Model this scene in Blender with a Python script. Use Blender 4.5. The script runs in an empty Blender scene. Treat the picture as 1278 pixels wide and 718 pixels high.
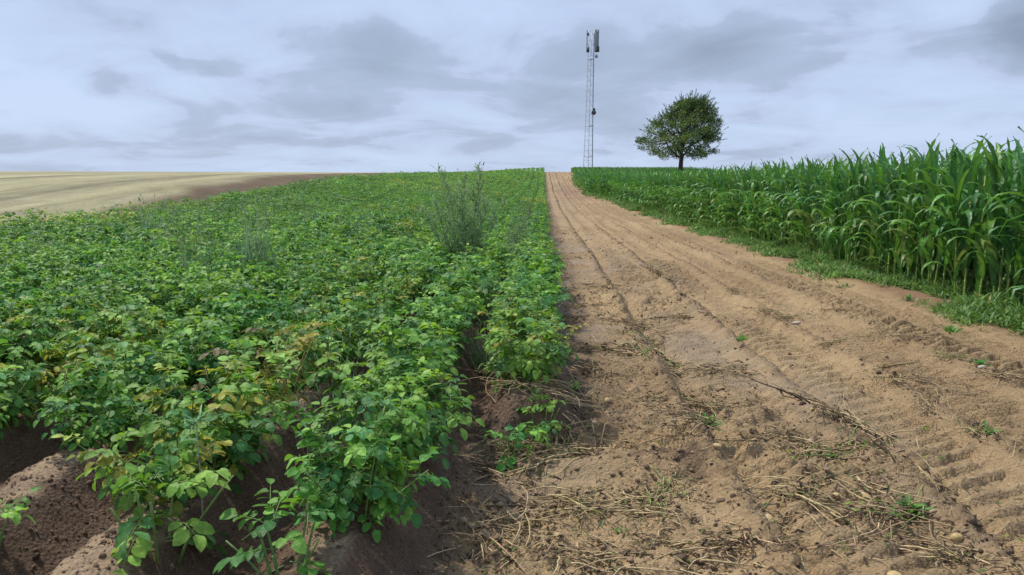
import bpy, math, random
import numpy as np
R = math.radians
S = bpy.context.scene
C = S.collection

# ------------------------------------------------------------------ camera
cam_d = bpy.data.cameras.new('camera'); cam = bpy.data.objects.new('camera', cam_d); C.objects.link(cam)
cam_d.sensor_width = 36; cam_d.lens = 36 * 950 / 1278
cam_d.clip_start = 0.05; cam_d.clip_end = 6000
cam.location = (0, 0, 1.6)
cam.rotation_euler = (R(90 - 7.85), 0, math.atan(38 / 950))
S.camera = cam

# ------------------------------------------------------------------ light
SUN_EL, SUN_AZ = 57, 305            # azimuth clockwise from +Y
S.view_settings.view_transform = 'Standard'; S.view_settings.look = 'None'
S.view_settings.exposure = 0.0; S.view_settings.gamma = 1
S.view_settings.use_curve_mapping = False
sun_d = bpy.data.lights.new('sun', 'SUN'); sun = bpy.data.objects.new('sun', sun_d); C.objects.link(sun)
sun_d.energy = 4.0; sun_d.angle = R(3); sun_d.color = (1.0, 0.93, 0.82)
sun.rotation_euler = (R(90 - SUN_EL), 0, R(180 - SUN_AZ))
W = bpy.data.worlds.new('World'); S.world = W; W.use_nodes = True

def world():
    nt = W.node_tree; nt.nodes.clear(); N = nt.nodes.new; L = nt.links.new
    out = N('ShaderNodeOutputWorld'); bg = N('ShaderNodeBackground'); L(bg.outputs[0], out.inputs[0])
    tc = N('ShaderNodeTexCoord'); sep = N('ShaderNodeSeparateXYZ'); L(tc.outputs['Generated'], sep.inputs[0])
    def m(op, a, b=None, c=None):
        n = N('ShaderNodeMath'); n.operation = op
        for i, v in enumerate((a, b, c)):
            if v is None: continue
            if isinstance(v, (int, float)): n.inputs[i].default_value = v
            else: L(v, n.inputs[i])
        return n.outputs[0]
    z = m('MAXIMUM', sep.outputs[2], 0.0); zz = m('ADD', z, 0.17)
    u = m('DIVIDE', sep.outputs[0], zz); v = m('DIVIDE', sep.outputs[1], zz)
    cb = N('ShaderNodeCombineXYZ'); L(u, cb.inputs[0]); L(v, cb.inputs[1])
    def noise(scale, detail, rough, off, dist=0.0):
        ad = N('ShaderNodeVectorMath'); ad.operation = 'ADD'; L(cb.outputs[0], ad.inputs[0]); ad.inputs[1].default_value = off
        n = N('ShaderNodeTexNoise'); L(ad.outputs[0], n.inputs['Vector']); n.inputs['Scale'].default_value = scale
        n.inputs['Detail'].default_value = detail; n.inputs['Roughness'].default_value = rough; n.inputs['Distortion'].default_value = dist
        return n.outputs[0]
    n1 = noise(1.5, 10, 0.56, (3.1, 1.7, 0), 0.5)
    n2 = noise(0.5, 4, 0.5, (8.3, 2.2, 1.5))
    # cloud banks that stand at fixed bearings of the sky
    field = m('ADD', m('MULTIPLY', n1, 0.78), m('MULTIPLY', n2, 0.34))
    wn = N('ShaderNodeTexNoise'); wn.inputs['Scale'].default_value = 9; wn.inputs['Detail'].default_value = 6; L(tc.outputs['Generated'], wn.inputs['Vector'])
    w1 = N('ShaderNodeVectorMath'); w1.operation = 'SUBTRACT'; L(wn.outputs['Color'], w1.inputs[0]); w1.inputs[1].default_value = (.5, .5, .5)
    w2 = N('ShaderNodeVectorMath'); w2.operation = 'MULTIPLY_ADD'; L(w1.outputs[0], w2.inputs[0]); w2.inputs[1].default_value = (.20, .20, .09); L(tc.outputs['Generated'], w2.inputs[2])
    def dirn(az, el):
        a, e = R(az), R(el); return (math.sin(a) * math.cos(e), math.cos(a) * math.cos(e), math.sin(e))
    # az from +Y (right +), el, width, height in degrees, strength
    for az, el, wd, ht, st in [(-12, 9.2, 6, 2.0, .16), (-29, 6.2, 2.2, .9, .13), (-24, 8.6, 2.5, .8, .10), (5, 7.5, 9, 3.6, .17), (17, 9.0, 7, 2.6, .16), (31.0, 9.6, 3.6, 3.0, .34), (-12, 4.4, 20, 2.3, .07),
                              (-32, 2.3, 7, 1.1, .05), (-14, 13, 12, 2.2, -.10), (-33, 10, 10, 6, -.04), (25, 3, 9, 3, -.05), (0, 50, 60, 25, .05)]:
        d = dirn(az, el)
        sb = N('ShaderNodeVectorMath'); sb.operation = 'SUBTRACT'; L(w2.outputs[0], sb.inputs[0]); sb.inputs[1].default_value = d
        # stretch: x and y by width, z by height
        ml = N('ShaderNodeVectorMath'); ml.operation = 'MULTIPLY'; L(sb.outputs[0], ml.inputs[0])
        ml.inputs[1].default_value = (1 / R(wd), 1 / R(wd), 1 / R(ht))
        ln = N('ShaderNodeVectorMath'); ln.operation = 'LENGTH'; L(ml.outputs[0], ln.inputs[0])
        q2 = m('MULTIPLY', ln.outputs[1], ln.outputs[1]); g = m('POWER', 2.718, m('MULTIPLY', m('MULTIPLY', q2, q2), -1.0))
        field = m('ADD', field, m('MULTIPLY', g, st))
    rp = N('ShaderNodeValToRGB'); L(field, rp.inputs[0]); e = rp.color_ramp.elements
    e[0].position = .44; e[0].color = (.60, .73, .985, 1)
    e[1].position = .98; e[1].color = (.29, .36, .485, 1)
    for p, c in [(.54, (.555, .685, .925, 1)), (.61, (.53, .63, .87, 1)), (.66, (.45, .545, .745, 1)), (.80, (.375, .46, .62, 1))]:
        k = e.new(p); k.color = c
    sky = N('ShaderNodeTexSky'); sky.sky_type = 'NISHITA'; sky.sun_disc = False
    sky.sun_elevation = R(SUN_EL); sky.sun_rotation = R(SUN_AZ)
    sc = N('ShaderNodeVectorMath'); sc.operation = 'SCALE'; L(sky.outputs[0], sc.inputs[0]); sc.inputs['Scale'].default_value = 1.0
    # the background strength is 0.1, so cloud radiance is scaled up tenfold to sit beside the physical sky
    cs = N('ShaderNodeVectorMath'); cs.operation = 'SCALE'; L(rp.outputs[0], cs.inputs[0]); cs.inputs['Scale'].default_value = 10.0
    mx = N('ShaderNodeMix'); mx.data_type = 'RGBA'; mx.inputs[0].default_value = .90
    L(sc.outputs[0], mx.inputs[6]); L(cs.outputs[0], mx.inputs[7]); L(mx.outputs[2], bg.inputs[0])
    bg.inputs[1].default_value = 0.1
world()
if hasattr(S, 'cycles'):
    S.cycles.max_bounces = 6; S.cycles.transparent_max_bounces = 4

# ------------------------------------------------------------------ numpy noise
def _h(ix, iy, seed):
    h = (ix.astype(np.int64) * 374761393 + iy.astype(np.int64) * 668265263 + seed * 974634777) & 0xffffffff
    h = ((h ^ (h >> 13)) * 1274126177) & 0xffffffff
    return ((h ^ (h >> 16)) & 0xffff) / 65535.0
def vn(x, y, seed=0):
    x = np.asarray(x, float); y = np.asarray(y, float)
    ix = np.floor(x); iy = np.floor(y); fx = x - ix; fy = y - iy
    fx = fx * fx * (3 - 2 * fx); fy = fy * fy * (3 - 2 * fy)
    a = _h(ix, iy, seed); b = _h(ix + 1, iy, seed); c = _h(ix, iy + 1, seed); d = _h(ix + 1, iy + 1, seed)
    return (a + (b - a) * fx) * (1 - fy) + (c + (d - c) * fx) * fy - .5
def fbm(x, y, seed=0, o=4, r=.5):
    s = 0; a = 1.0; t = 0
    for k in range(o):
        s = s + a * vn(x * 2 ** k + 17.3 * k, y * 2 ** k - 9.1 * k, seed + k); t += a; a *= r
    return s / t * 2      # about -1..1
def ss(a, b, x):
    t = np.clip((x - a) / (b - a), 0, 1); return t * t * (3 - 2 * t)

# ------------------------------------------------------------------ terrain
def _prof(xs, zs):
    t = np.arange(-60, 1600, 1.0); z = np.interp(t, xs, zs)
    k = np.hanning(13); k /= k.sum(); z2 = np.convolve(np.pad(z, 6, mode='edge'), k, mode='valid'); return t, z2
TR = _prof([0, 40, 50, 70, 90, 110, 130, 150, 200, 300, 600, 1500], [0, 0, .1, .5, 1.25, 2.25, 3.36, 3.6, 3.5, 3.0, -3, -30])
TL = _prof([0, 19, 24, 28, 33, 41, 52, 60, 76, 100, 130, 150, 200, 300, 600, 1500], [0, 0, .05, .22, .46, 1.0, 1.42, 1.55, 1.80, 2.15, 2.55, 2.7, 2.9, 2.9, -3, -30])
def base(x, y):
    zr = np.interp(y, *TR); zl = np.interp(y, *TL)
    t = 1 - ss(-15, 0, x)
    z = zr * (1 - t) + zl * t
    z = z + np.clip((-20 - x) / 85, 0, 1) * .35 * ss(40, 150, y) + .72 * ss(13.6, 18.5, -x) * ss(12, 40, y)
    return z
LEFT = -13.9
def ploughed_w(y): return np.interp(y, [0, 18, 28, 38, 52, 90], [1.0, 1.3, 1.8, 2.4, 3.4, 5])
def x_edge(y):      # right side of the potato field
    return -.42 + .72 * ss(4.3, 4.95, y) + .05 * fbm(y * 1.3, 3.3, 5, 2) * 1.0
def x_right(y):     # dirt strip's right side
    return 4.74 + .16 * fbm(y * .9, 1.7, 9, 4) - 1.1 * ss(55, 72, y) * (1 - ss(100, 125, y))
def corn_edge(y): return 5.55 - 1.2 * ss(55, 72, y) * (1 - ss(100, 125, y))
ROW0, SP = -.10, .75
def row_end(k):     # where the row starts, seen from the camera
    return 5.1 if k == 0 else -50.
def ridge(x, y):
    k = np.round((ROW0 - x) / SP); xc = ROW0 - k * SP + .03 * fbm(y * .5, k * 7.1, 21, 2)
    d = np.abs(x - xc) / (SP / 2)
    prof = 1 - ss(.18, .98, d)
    hgt = .25 * (1 + .12 * fbm(y * 1.7, k * 3.3, 22, 3))
    hgt = np.where(k == 0, hgt * ss(4.2, 4.95, y), hgt)
    hgt = np.where(k == 1, hgt * (.8 + .2 * ss(2.2, 3.4, y)), hgt)
    hgt = np.where((k < 0) | (x < LEFT), 0, hgt)
    return prof * hgt
LINES = (1.02, 1.97, 2.78, 3.62)
def line_d(x, y, i):
    return x - (LINES[i] + .06 * fbm(y * .22, i * 9.7, 31, 3))
TRACKS = ((2.36, .30, 1.0), (3.18, .30, .9), (4.02, .26, 1.1), (4.50, .18, .8), (1.5, .30, .55))
def crumb_mask(x, y):
    m = fbm(x * 1.1 + 3, y * .9, 41, 4) + .35 * np.exp(-((y - 3.0) / 1.2) ** 2)
    return ss(-.12, .32, m)
def harv(x, y):      # churned zone of the newest pass next to the potato rows
    return (1 - ss(1.9, 2.5, x + .2 * fbm(y, x, 44, 2))) * (1 - .55 * ss(9, 30, y))
def dirt_z(x, y):
    near = 1.0
    cm = crumb_mask(x, y); hv = harv(x, y)
    z = .035 * fbm(x * .8, y * .5, 51, 3)
    z = z + hv * (.085 * fbm(x * 2.2, y * 2.6, 52, 3) * (.4 + .8 * cm)) + .03 * hv * fbm(x * 1.3, y * 4.5, 57, 3)
    z = z + (.016 + .055 * hv * cm) * np.abs(fbm(x * 9, y * 9, 53, 5, .7)) - .006
    z = z + .030 * fbm(x * 19, y * 21, 54, 3, .75) * (.12 + .9 * cm * (.35 + .65 * hv))
    # lengthwise wheel ruts and the thin debris lines between them
    for i in range(4):
        d = line_d(x, y, i); a = .55 + .45 * fbm(y * .6, i * 5.5, 55, 3)
        z = z + .070 * np.exp(-(d / .09) ** 2) * np.clip(a + .3, .2, 1.3) - .095 * np.exp(-((d - .16) / .08) ** 2) * np.clip(a + .4, .3, 1.3)
        z = z + .035 * np.exp(-(d / .07) ** 2) * fbm(x * 26, y * 16, 56 + i, 3, .7)
    for j, (c, w, st) in enumerate(TRACKS):
        dx = x - c - .05 * fbm(y * .22, j * 3.9, 61, 2)
        m = (1 - ss(w * .8, w * 1.15, np.abs(dx)))
        ph = (y + (.45 if j % 2 else -.45) * dx + .05 * fbm(x * 3, y * 2, 62, 2) + .02 * fbm(x * 16, y * 16, 65, 3)) / .17
        fr = ph - np.floor(ph)
        lug = ss(0, .10, fr) * (1 - ss(.42, .56, fr))
        vis = np.clip(.8 + 1.1 * fbm(y * .35 + j * 5, c, 63, 3), 0, 1)
        z = z + st * m * (-.060 + .080 * lug * vis * (.75 + .5 * fbm(x * 7, y * 7, 64, 2)))
    # raised churned bank beside the last row
    return z
def corn_z(x, y): return .05 + .03 * fbm(x * 2, y * 2, 71, 4)
def ground_z(x, y):
    x = np.asarray(x, float); y = np.asarray(y, float)
    b = base(x, y)
    xe = x_edge(y); xr = x_right(y)
    t1 = ss(-.10, .10, x - xe); t2 = ss(-.12, .22, x - xr)
    dz = dirt_z(x, y)
    pz = ridge(x, y) + .030 * fbm(x * 5, y * 5, 72, 4, .62) + .020 * np.abs(fbm(x * 17, y * 17, 73, 3, .6)) * (y < 30)
    z = pz * (1 - t1) + dz * t1
    z = z * (1 - t2) + corn_z(x, y) * t2
    far = np.where(x < LEFT - .2, .02 * fbm(x * 1.5, y * .3, 74, 3), z)
    return b + far
def gz(x, y): return float(ground_z(np.array([x]), np.array([y]))[0])

# ------------------------------------------------------------------ materials
def new_mat(name):
    m = bpy.data.materials.new(name); m.use_nodes = True; nt = m.node_tree
    return m, nt, nt.nodes['Principled BSDF'], nt.nodes['Material Output']
def plant_mat(name, rough=.5, spec=.4, trans=.25, vary=.25, nscale=40.):
    """leaf / stem material: colour comes from the tint attribute, mottled by noise, varied per object"""
    m, nt, p, out = new_mat(name); N = nt.nodes.new; L = nt.links.new
    at = N('ShaderNodeAttribute'); at.attribute_name = 'tint'
    tc = N('ShaderNodeTexCoord'); n = N('ShaderNodeTexNoise'); n.inputs['Scale'].default_value = nscale; n.inputs['Detail'].default_value = 3
    L(tc.outputs['Object'], n.inputs['Vector'])
    mr = N('ShaderNodeMapRange'); L(n.outputs[0], mr.inputs[0]); mr.inputs[1].default_value = .3; mr.inputs[2].default_value = .7
    mr.inputs[3].default_value = 1 - vary; mr.inputs[4].default_value = 1 + vary
    oi = N('ShaderNodeObjectInfo'); hs = N('ShaderNodeHueSaturation'); L(at.outputs['Color'], hs.inputs['Color']); L(mr.outputs[0], hs.inputs['Value'])
    hr = N('ShaderNodeMapRange'); L(oi.outputs['Random'], hr.inputs[0]); hr.inputs[3].default_value = .488; hr.inputs[4].default_value = .515
    L(hr.outputs[0], hs.inputs['Hue'])
    L(hs.outputs[0], p.inputs['Base Color']); p.inputs['Roughness'].default_value = rough; p.inputs['Specular IOR Level'].default_value = spec
    bn = N('ShaderNodeTexNoise'); bn.inputs['Scale'].default_value = nscale * 1.6; bn.inputs['Detail'].default_value = 2; L(tc.outputs['Object'], bn.inputs['Vector'])
    bp = N('ShaderNodeBump'); bp.inputs['Strength'].default_value = .7; bp.inputs['Distance'].default_value = .25 / nscale; L(bn.outputs[0], bp.inputs['Height']); L(bp.outputs[0], p.inputs['Normal'])
    if trans > 0:
        tr = N('ShaderNodeBsdfTranslucent'); h2 = N('ShaderNodeHueSaturation'); L(hs.outputs[0], h2.inputs['Color'])
        h2.inputs['Hue'].default_value = .485; h2.inputs['Saturation'].default_value = 1.1; h2.inputs['Value'].default_value = 1.5
        L(h2.outputs[0], tr.inputs[0])
        mx = N('ShaderNodeMixShader'); mx.inputs[0].default_value = trans; L(p.outputs[0], mx.inputs[1]); L(tr.outputs[0], mx.inputs[2]); L(mx.outputs[0], out.inputs[0])
    return m
M_LEAF = plant_mat('potato_leaf', .52, .26, .30, .28)
M_CORN = plant_mat('maize_leaf', .42, .45, .25, .15, 12)
M_STEM = plant_mat('plant_stem', .6, .3, 0, .2)
M_DRY = plant_mat('withered_stem', .8, .2, 0, .35, 60)
M_GRASS = plant_mat('grass_blade', .5, .3, .25, .2, 3)
M_TREE = plant_mat('tree_leaf', .55, .3, .2, .25, 1.2)

def soil_mat(name, rough=.85, spec=.25):
    m, nt, p, out = new_mat(name); N = nt.nodes.new; L = nt.links.new
    at = N('ShaderNodeAttribute'); at.attribute_name = 'tint'; tc = N('ShaderNodeTexCoord')
    def nz(s, d, r=.6):
        n = N('ShaderNodeTexNoise'); n.inputs['Scale'].default_value = s; n.inputs['Detail'].default_value = d; n.inputs['Roughness'].default_value = r
        L(tc.outputs['Object'], n.inputs['Vector']); return n.outputs[0]
    a = nz(6, 6); b = nz(70, 5, .7)
    def mr(v, lo, hi):
        k = N('ShaderNodeMapRange'); L(v, k.inputs[0]); k.inputs[1].default_value = .3; k.inputs[2].default_value = .7; k.inputs[3].default_value = lo; k.inputs[4].default_value = hi; return k.outputs[0]
    mm = N('ShaderNodeMath'); mm.operation = 'MULTIPLY'; L(mr(a, .80, 1.18), mm.inputs[0]); L(mr(b, .62, 1.32), mm.inputs[1])
    sc = N('ShaderNodeVectorMath'); sc.operation = 'SCALE'; L(at.outputs['Color'], sc.inputs[0]); L(mm.outputs[0], sc.inputs['Scale'])
    L(sc.outputs[0], p.inputs['Base Color']); p.inputs['Roughness'].default_value = rough; p.inputs['Specular IOR Level'].default_value = spec
    # the muddy sheen is stored in the attribute's alpha
    rr = N('ShaderNodeMapRange'); L(at.outputs['Alpha'], rr.inputs[0]); rr.inputs[3].default_value = rough; rr.inputs[4].default_value = .42; L(rr.outputs[0], p.inputs['Roughness'])
    bp = N('ShaderNodeBump'); bp.inputs['Strength'].default_value = .8; bp.inputs['Distance'].default_value = .03
    vo = N('ShaderNodeTexVoronoi'); vo.inputs['Scale'].default_value = 55; L(tc.outputs['Object'], vo.inputs['Vector'])
    vs = N('ShaderNodeMath'); vs.operation = 'MULTIPLY_ADD'; L(vo.outputs['Distance'], vs.inputs[0]); vs.inputs[1].default_value = -.45; L(a, vs.inputs[2])
    ad = N('ShaderNodeMath'); ad.operation = 'MULTIPLY_ADD'; L(b, ad.inputs[0]); ad.inputs[1].default_value = .6; L(vs.outputs[0], ad.inputs[2]); L(ad.outputs[0], bp.inputs['Height']); L(bp.outputs[0], p.inputs['Normal'])
    return m
M_SOIL = soil_mat('loamy_soil')
def plain(name, col, rough=.5, metal=0., spec=.5, bump=0., bs=200.):
    m, nt, p, out = new_mat(name)
    tc = nt.nodes.new('ShaderNodeTexCoord'); n = nt.nodes.new('ShaderNodeTexNoise'); n.inputs['Scale'].default_value = bs; n.inputs['Detail'].default_value = 4
    nt.links.new(tc.outputs['Object'], n.inputs['Vector'])
    rp = nt.nodes.new('ShaderNodeValToRGB'); rp.color_ramp.elements[0].position = .3; rp.color_ramp.elements[1].position = .7
    rp.color_ramp.elements[0].color = tuple(c * .72 for c in col) + (1,); rp.color_ramp.elements[1].color = tuple(min(1, c * 1.2) for c in col) + (1,)
    nt.links.new(n.outputs[0], rp.inputs[0]); nt.links.new(rp.outputs[0], p.inputs['Base Color'])
    p.inputs['Roughness'].default_value = rough; p.inputs['Metallic'].default_value = metal; p.inputs['Specular IOR Level'].default_value = spec
    if bump:
        b = nt.nodes.new('ShaderNodeBump'); b.inputs['Strength'].default_value = bump; b.inputs['Distance'].default_value = .003
        nt.links.new(n.outputs[0], b.inputs['Height']); nt.links.new(b.outputs[0], p.inputs['Normal'])
    return m

# ------------------------------------------------------------------ mesh helpers
def mesh_np(name, V, Q, tint=None, mat=None, smooth=True):
    """V (n,3), Q (m,4) quads (a triangle repeats nothing: use tri rows with -1 last)"""
    me = bpy.data.meshes.new(name); V = np.ascontiguousarray(V, dtype=np.float32); Q = np.asarray(Q, dtype=np.int32)
    me.vertices.add(len(V)); me.vertices.foreach_set('co', V.ravel())
    tri = Q[:, 3] < 0
    cnt = np.where(tri, 3, 4).astype(np.int32)
    flat = Q.ravel(); flat = flat[flat >= 0]
    me.loops.add(len(flat)); me.loops.foreach_set('vertex_index', flat.astype(np.int32))
    st = np.zeros(len(Q), dtype=np.int32); st[1:] = np.cumsum(cnt)[:-1]
    me.polygons.add(len(Q)); me.polygons.foreach_set('loop_start', st); me.polygons.foreach_set('loop_total', cnt)
    if smooth: me.polygons.foreach_set('use_smooth', np.ones(len(Q), dtype=bool))
    me.update(calc_edges=True)
    if tint is not None:
        a = me.attributes.new('tint', 'FLOAT_COLOR', 'POINT')
        t = np.ones((len(V), 4), dtype=np.float32); t[:, :tint.shape[1]] = tint
        if tint.shape[1] == 3: t[:, 3] = 0
        a.data.foreach_set('color', t.ravel())
    if mat: me.materials.append(mat)
    return me
def link(name, me, parent=None, loc=None):
    o = bpy.data.objects.new(name, me); C.objects.link(o)
    if parent: o.parent = parent
    if loc is not None: o.location = loc
    return o
def tag(o, label=None, cat=None, group=None, kind=None):
    if label: o['label'] = label
    if cat: o['category'] = cat
    if group: o['group'] = group
    if kind: o['kind'] = kind
    return o
def empty(name, loc, rz=0):
    o = bpy.data.objects.new(name, None); C.objects.link(o); o.location = loc; o.rotation_euler = (0, 0, rz); o.empty_display_size = .1
    return o
def nrm(a): return a / np.maximum(np.linalg.norm(a, axis=-1, keepdims=True), 1e-9)

T5 = np.array([0, .28, .58, .84, 1.0]); W5 = np.array([.10, .92, 1.0, .70, 0])
def leaves(P, D, Nn, L, Wd, col, droop=.25, fold=.35, T=T5, Wp=W5):
    """batch of folded leaf blades. P,D,Nn (n,3); L,Wd,droop,fold (n,) or scalar; col (n,3)"""
    n = len(P); D = nrm(D); Nn = nrm(Nn - (Nn * D).sum(1, keepdims=True) * D); Sd = np.cross(D, Nn)
    L = np.broadcast_to(np.asarray(L, float), (n,)); Wd = np.broadcast_to(np.asarray(Wd, float), (n,))
    droop = np.broadcast_to(np.asarray(droop, float), (n,)); fold = np.broadcast_to(np.asarray(fold, float), (n,))
    k = len(T); tip = Wp[-1] == 0
    ctr = P[:, None] + D[:, None] * (T[None, :, None] * L[:, None, None]) - Nn[:, None] * ((T ** 2)[None, :, None] * (L * droop)[:, None, None])
    kw = k - 1 if tip else k
    half = (Wp[None, :kw, None] * Wd[:, None, None] * .5)
    up = Nn[:, None] * (half * fold[:, None, None])
    lf = ctr[:, :kw] - Sd[:, None] * half + up; rt = ctr[:, :kw] + Sd[:, None] * half + up
    V = np.concatenate([ctr, lf, rt], 1); m = k + 2 * kw
    q = []
    for i in range(k - 1):
        if i + 1 < kw:
            q.append((i, i + 1, k + i + 1, k + i)); q.append((i + 1, i, k + kw + i, k + kw + i + 1))
        else:
            q.append((i, i + 1, k + i, -1)); q.append((i + 1, i, k + kw + i, -1))
    q = np.array(q); Q = q[None] + (np.arange(n) * m)[:, None, None]; Q = np.where(q[None] < 0, -1, Q)
    tint = np.repeat(col[:, None], m, 1).copy()
    tint[:, :k] *= 1.12                    # paler midrib
    return V.reshape(-1, 3), Q.reshape(-1, 4), tint.reshape(-1, 3)
class Acc:
    def __init__(s): s.V = []; s.Q = []; s.T = []; s.n = 0
    def add(s, V, Q, T):
        s.V.append(V); s.Q.append(np.where(Q < 0, -1, Q + s.n)); s.T.append(T); s.n += len(V)
    def out(s): return np.concatenate(s.V), np.concatenate(s.Q), np.concatenate(s.T)
    def mesh(s, name, mat, smooth=True):
        V, Q, T = s.out(); return mesh_np(name, V, Q, T, mat, smooth)
    def tube(s, pts, r, col, sides=5):
        pts = np.asarray(pts, float); r = np.broadcast_to(np.asarray(r, float), (len(pts),))
        tg = nrm(np.gradient(pts, axis=0)); ref = np.array([0, 0, 1.]) if abs(tg[0, 2]) < .9 else np.array([1., 0, 0])
        a = nrm(np.cross(tg, ref)); b = np.cross(tg, a); th = np.arange(sides) * 2 * math.pi / sides
        V = (pts[:, None] + r[:, None, None] * (np.cos(th)[None, :, None] * a[:, None] + np.sin(th)[None, :, None] * b[:, None])).reshape(-1, 3)
        q = [(i * sides + j, i * sides + (j + 1) % sides, (i + 1) * sides + (j + 1) % sides, (i + 1) * sides + j) for i in range(len(pts) - 1) for j in range(sides)]
        m = len(V); V = np.vstack([V, pts[:1], pts[-1:]])
        for j in range(sides):
            q.append(((j + 1) % sides, j, m, -1)); e = (len(pts) - 1) * sides; q.append((e + j, e + (j + 1) % sides, m + 1, -1))
        s.add(V, np.array(q), np.tile(np.asarray(col, float), (len(V), 1)))
    def box(s, c, sz, col, rz=0.):
        x, y, z = [v / 2 for v in sz]; V = np.array([(-x, -y, -z), (x, -y, -z), (x, y, -z), (-x, y, -z), (-x, -y, z), (x, -y, z), (x, y, z), (-x, y, z)])
        ca, sa = math.cos(rz), math.sin(rz); V = V @ np.array([[ca, sa, 0], [-sa, ca, 0], [0, 0, 1]]) + np.array(c)
        Q = np.array([(3, 2, 1, 0), (4, 5, 6, 7), (0, 1, 5, 4), (1, 2, 6, 5), (2, 3, 7, 6), (3, 0, 4, 7)]); s.add(V, Q, np.tile(np.asarray(col, float), (8, 1)))
def place(V, xyz, rz, sc):
    """copies of a template's points: -> (n, k, 3)"""
    c, s = np.cos(rz), np.sin(rz); Vx = V[:, 0][None] * c[:, None] - V[:, 1][None] * s[:, None]; Vy = V[:, 0][None] * s[:, None] + V[:, 1][None] * c[:, None]
    o = np.stack([Vx * sc[:, None], Vy * sc[:, None], np.broadcast_to(V[:, 2][None], Vx.shape) * sc[:, None]], -1)
    return o + xyz[:, None]

# ------------------------------------------------------------------ the ground: one grid, cut into its fields
def grid_axis(segs):
    out = []
    for a, b, st in segs:
        n = max(1, int(round((b - a) / st))); out.append(np.linspace(a, b, n, endpoint=False))
    return np.concatenate(out + [[segs[-1][1]]])
xs = grid_axis([(-900, -120, 60), (-120, -40, 4), (-40, -14.4, .4), (-14.4, -7, .12), (-7, -3.2, .04), (-3.2, -.6, .018), (-.6, 5.1, .015), (5.1, 7, .05), (7, 12, .25), (12, 60, 3), (60, 900, 60)])
ys = grid_axis([(-60, -4, 8), (-4, 2, .25), (2, 5, .015), (5, 9, .022), (9, 16, .04), (16, 32, .08), (32, 60, .25), (60, 150, .6), (150, 300, 6), (300, 1500, 60)])
GX, GY = np.meshgrid(xs, ys); GZ = ground_z(GX, GY)
def soil_colour(x, y):
    x = x.ravel(); y = y.ravel(); n = len(x)
    pale = np.array([.385, .275, .150]); tan = np.array([.300, .208, .112]); mauve = np.array([.285, .210, .135]); dark = np.array([.130, .086, .054]); wet = np.array([.105, .062, .038])
    far = ss(8, 30, y)[:, None]
    cm = crumb_mask(x, y); hv = harv(x, y)
    f1 = ss(-.5, .5, fbm(x * .5, y * .3, 81, 4))[:, None]
    dirt = pale * f1 + tan * (1 - f1)
    mud = (hv * (1 - cm) * ss(-.5, .4, fbm(x * .8, y * .7, 82, 5, .6)))[:, None]
    dirt = dirt * (1 - mud) + mauve * mud
    f2 = (ss(.15, .75, fbm(x * 5, y * 7, 83, 4, .6)) * hv * (.25 + .75 * cm) * .9)[:, None]
    dirt = dirt * (1 - f2) + dark * f2
    for k_, xx in enumerate((.55, 1.5, 2.36, 3.2, 4.2)):
        tr_ = (np.exp(-((x - xx - .05 * fbm(y * .2, k_ * 3., 97, 2)) / .10) ** 2) * (.38 + .40 * fbm(y * .3, k_ * 7., 98, 3)).clip(0, 1) * (.35 + .65 * ss(6, 20, y)))[:, None]
        dirt = dirt * (1 - tr_) + np.array([.20, .135, .085]) * tr_
    ln = np.zeros(n)
    for i in range(4):
        d = line_d(x, y, i); a = np.clip(.65 + .7 * fbm(y * .8, i * 4.4, 84, 3), .1, 1)
        wd = (.06 + .0016 * np.clip(y, 0, 60)) * (1 + .5 * fbm(y * 2.3, i * 3.1, 99, 3))
        ln = np.maximum(ln, np.exp(-((d - .03) / wd) ** 2) * a)
    ln = (ln * (.55 + .45 * ss(-.4, .3, fbm(x * 25, y * 14, 85, 3))))[:, None]
    dirt = dirt * (1 - ln * .82) + dark * ln * .82
    # a darker reddish patch where the strip meets the rise
    dp = (np.exp(-((y - 75) / 14) ** 2) * ss(.8, 2.2, x) * .5)[:, None]
    dirt = dirt * (1 - dp) + np.array([.20, .115, .085]) * dp
    # potato soil: dry crust with painted-in lit crowns, damp loam and painted flank shade
    rg = ridge(x, y) / .25
    top = ss(.80, 1.0, rg + .12 * fbm(x * 8, y * 8, 86, 3))[:, None]
    ps = np.array([.125, .080, .052]) * (1 - top) + np.array([.33, .235, .15]) * top
    xe = x_edge(y)
    t1 = ss(-.10, .12, x - xe + .05 * fbm(x * 6, y * 6, 87, 3))[:, None]
    col = ps * (1 - t1) + dirt * t1
    bk = (np.exp(-((x - xe - .10) / .16) ** 2) * .55)[:, None]      # shade beside the last row, painted dark along its foot
    col = col * (1 - bk) + dark * bk
    # verge / maize soil
    t2 = ss(-.05, .35, x - x_right(y) + .12 * fbm(x * 3, y * 3, 88, 3))[:, None]
    col = col * (1 - t2) + np.array([.26, .16, .095]) * t2
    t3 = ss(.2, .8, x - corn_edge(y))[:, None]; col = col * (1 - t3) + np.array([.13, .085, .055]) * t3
    # ploughed strip, stubble
    bx = LEFT - .2 + .25 * fbm(y * .3, 2.2, 90, 3); pw = ploughed_w(y) * (1 + .15 * fbm(y * .12, 5, 91, 3))
    pl = ss(0, -.4, x - bx) if False else (x < bx).astype(float)
    pc = np.array([.130, .086, .046]) * (1 + .25 * fbm(x * .9, y * .25, 92, 4))[:, None]
    col = np.where(pl[:, None] > 0, pc, col)
    stb = ss(0, 1.2, (bx - pw) - x + .5 * fbm(x * .4, y * .4, 93, 3))[:, None]
    u = x + .4 * fbm(x * .2, y * .05, 102, 2)
    s1 = fbm(u * .35, y * .02, 94, 4)[:, None]; s2 = fbm(u * 1.6, y * .05, 95, 3)[:, None]; s3 = fbm(x * .03, y * .02, 96, 3)[:, None]
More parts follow.
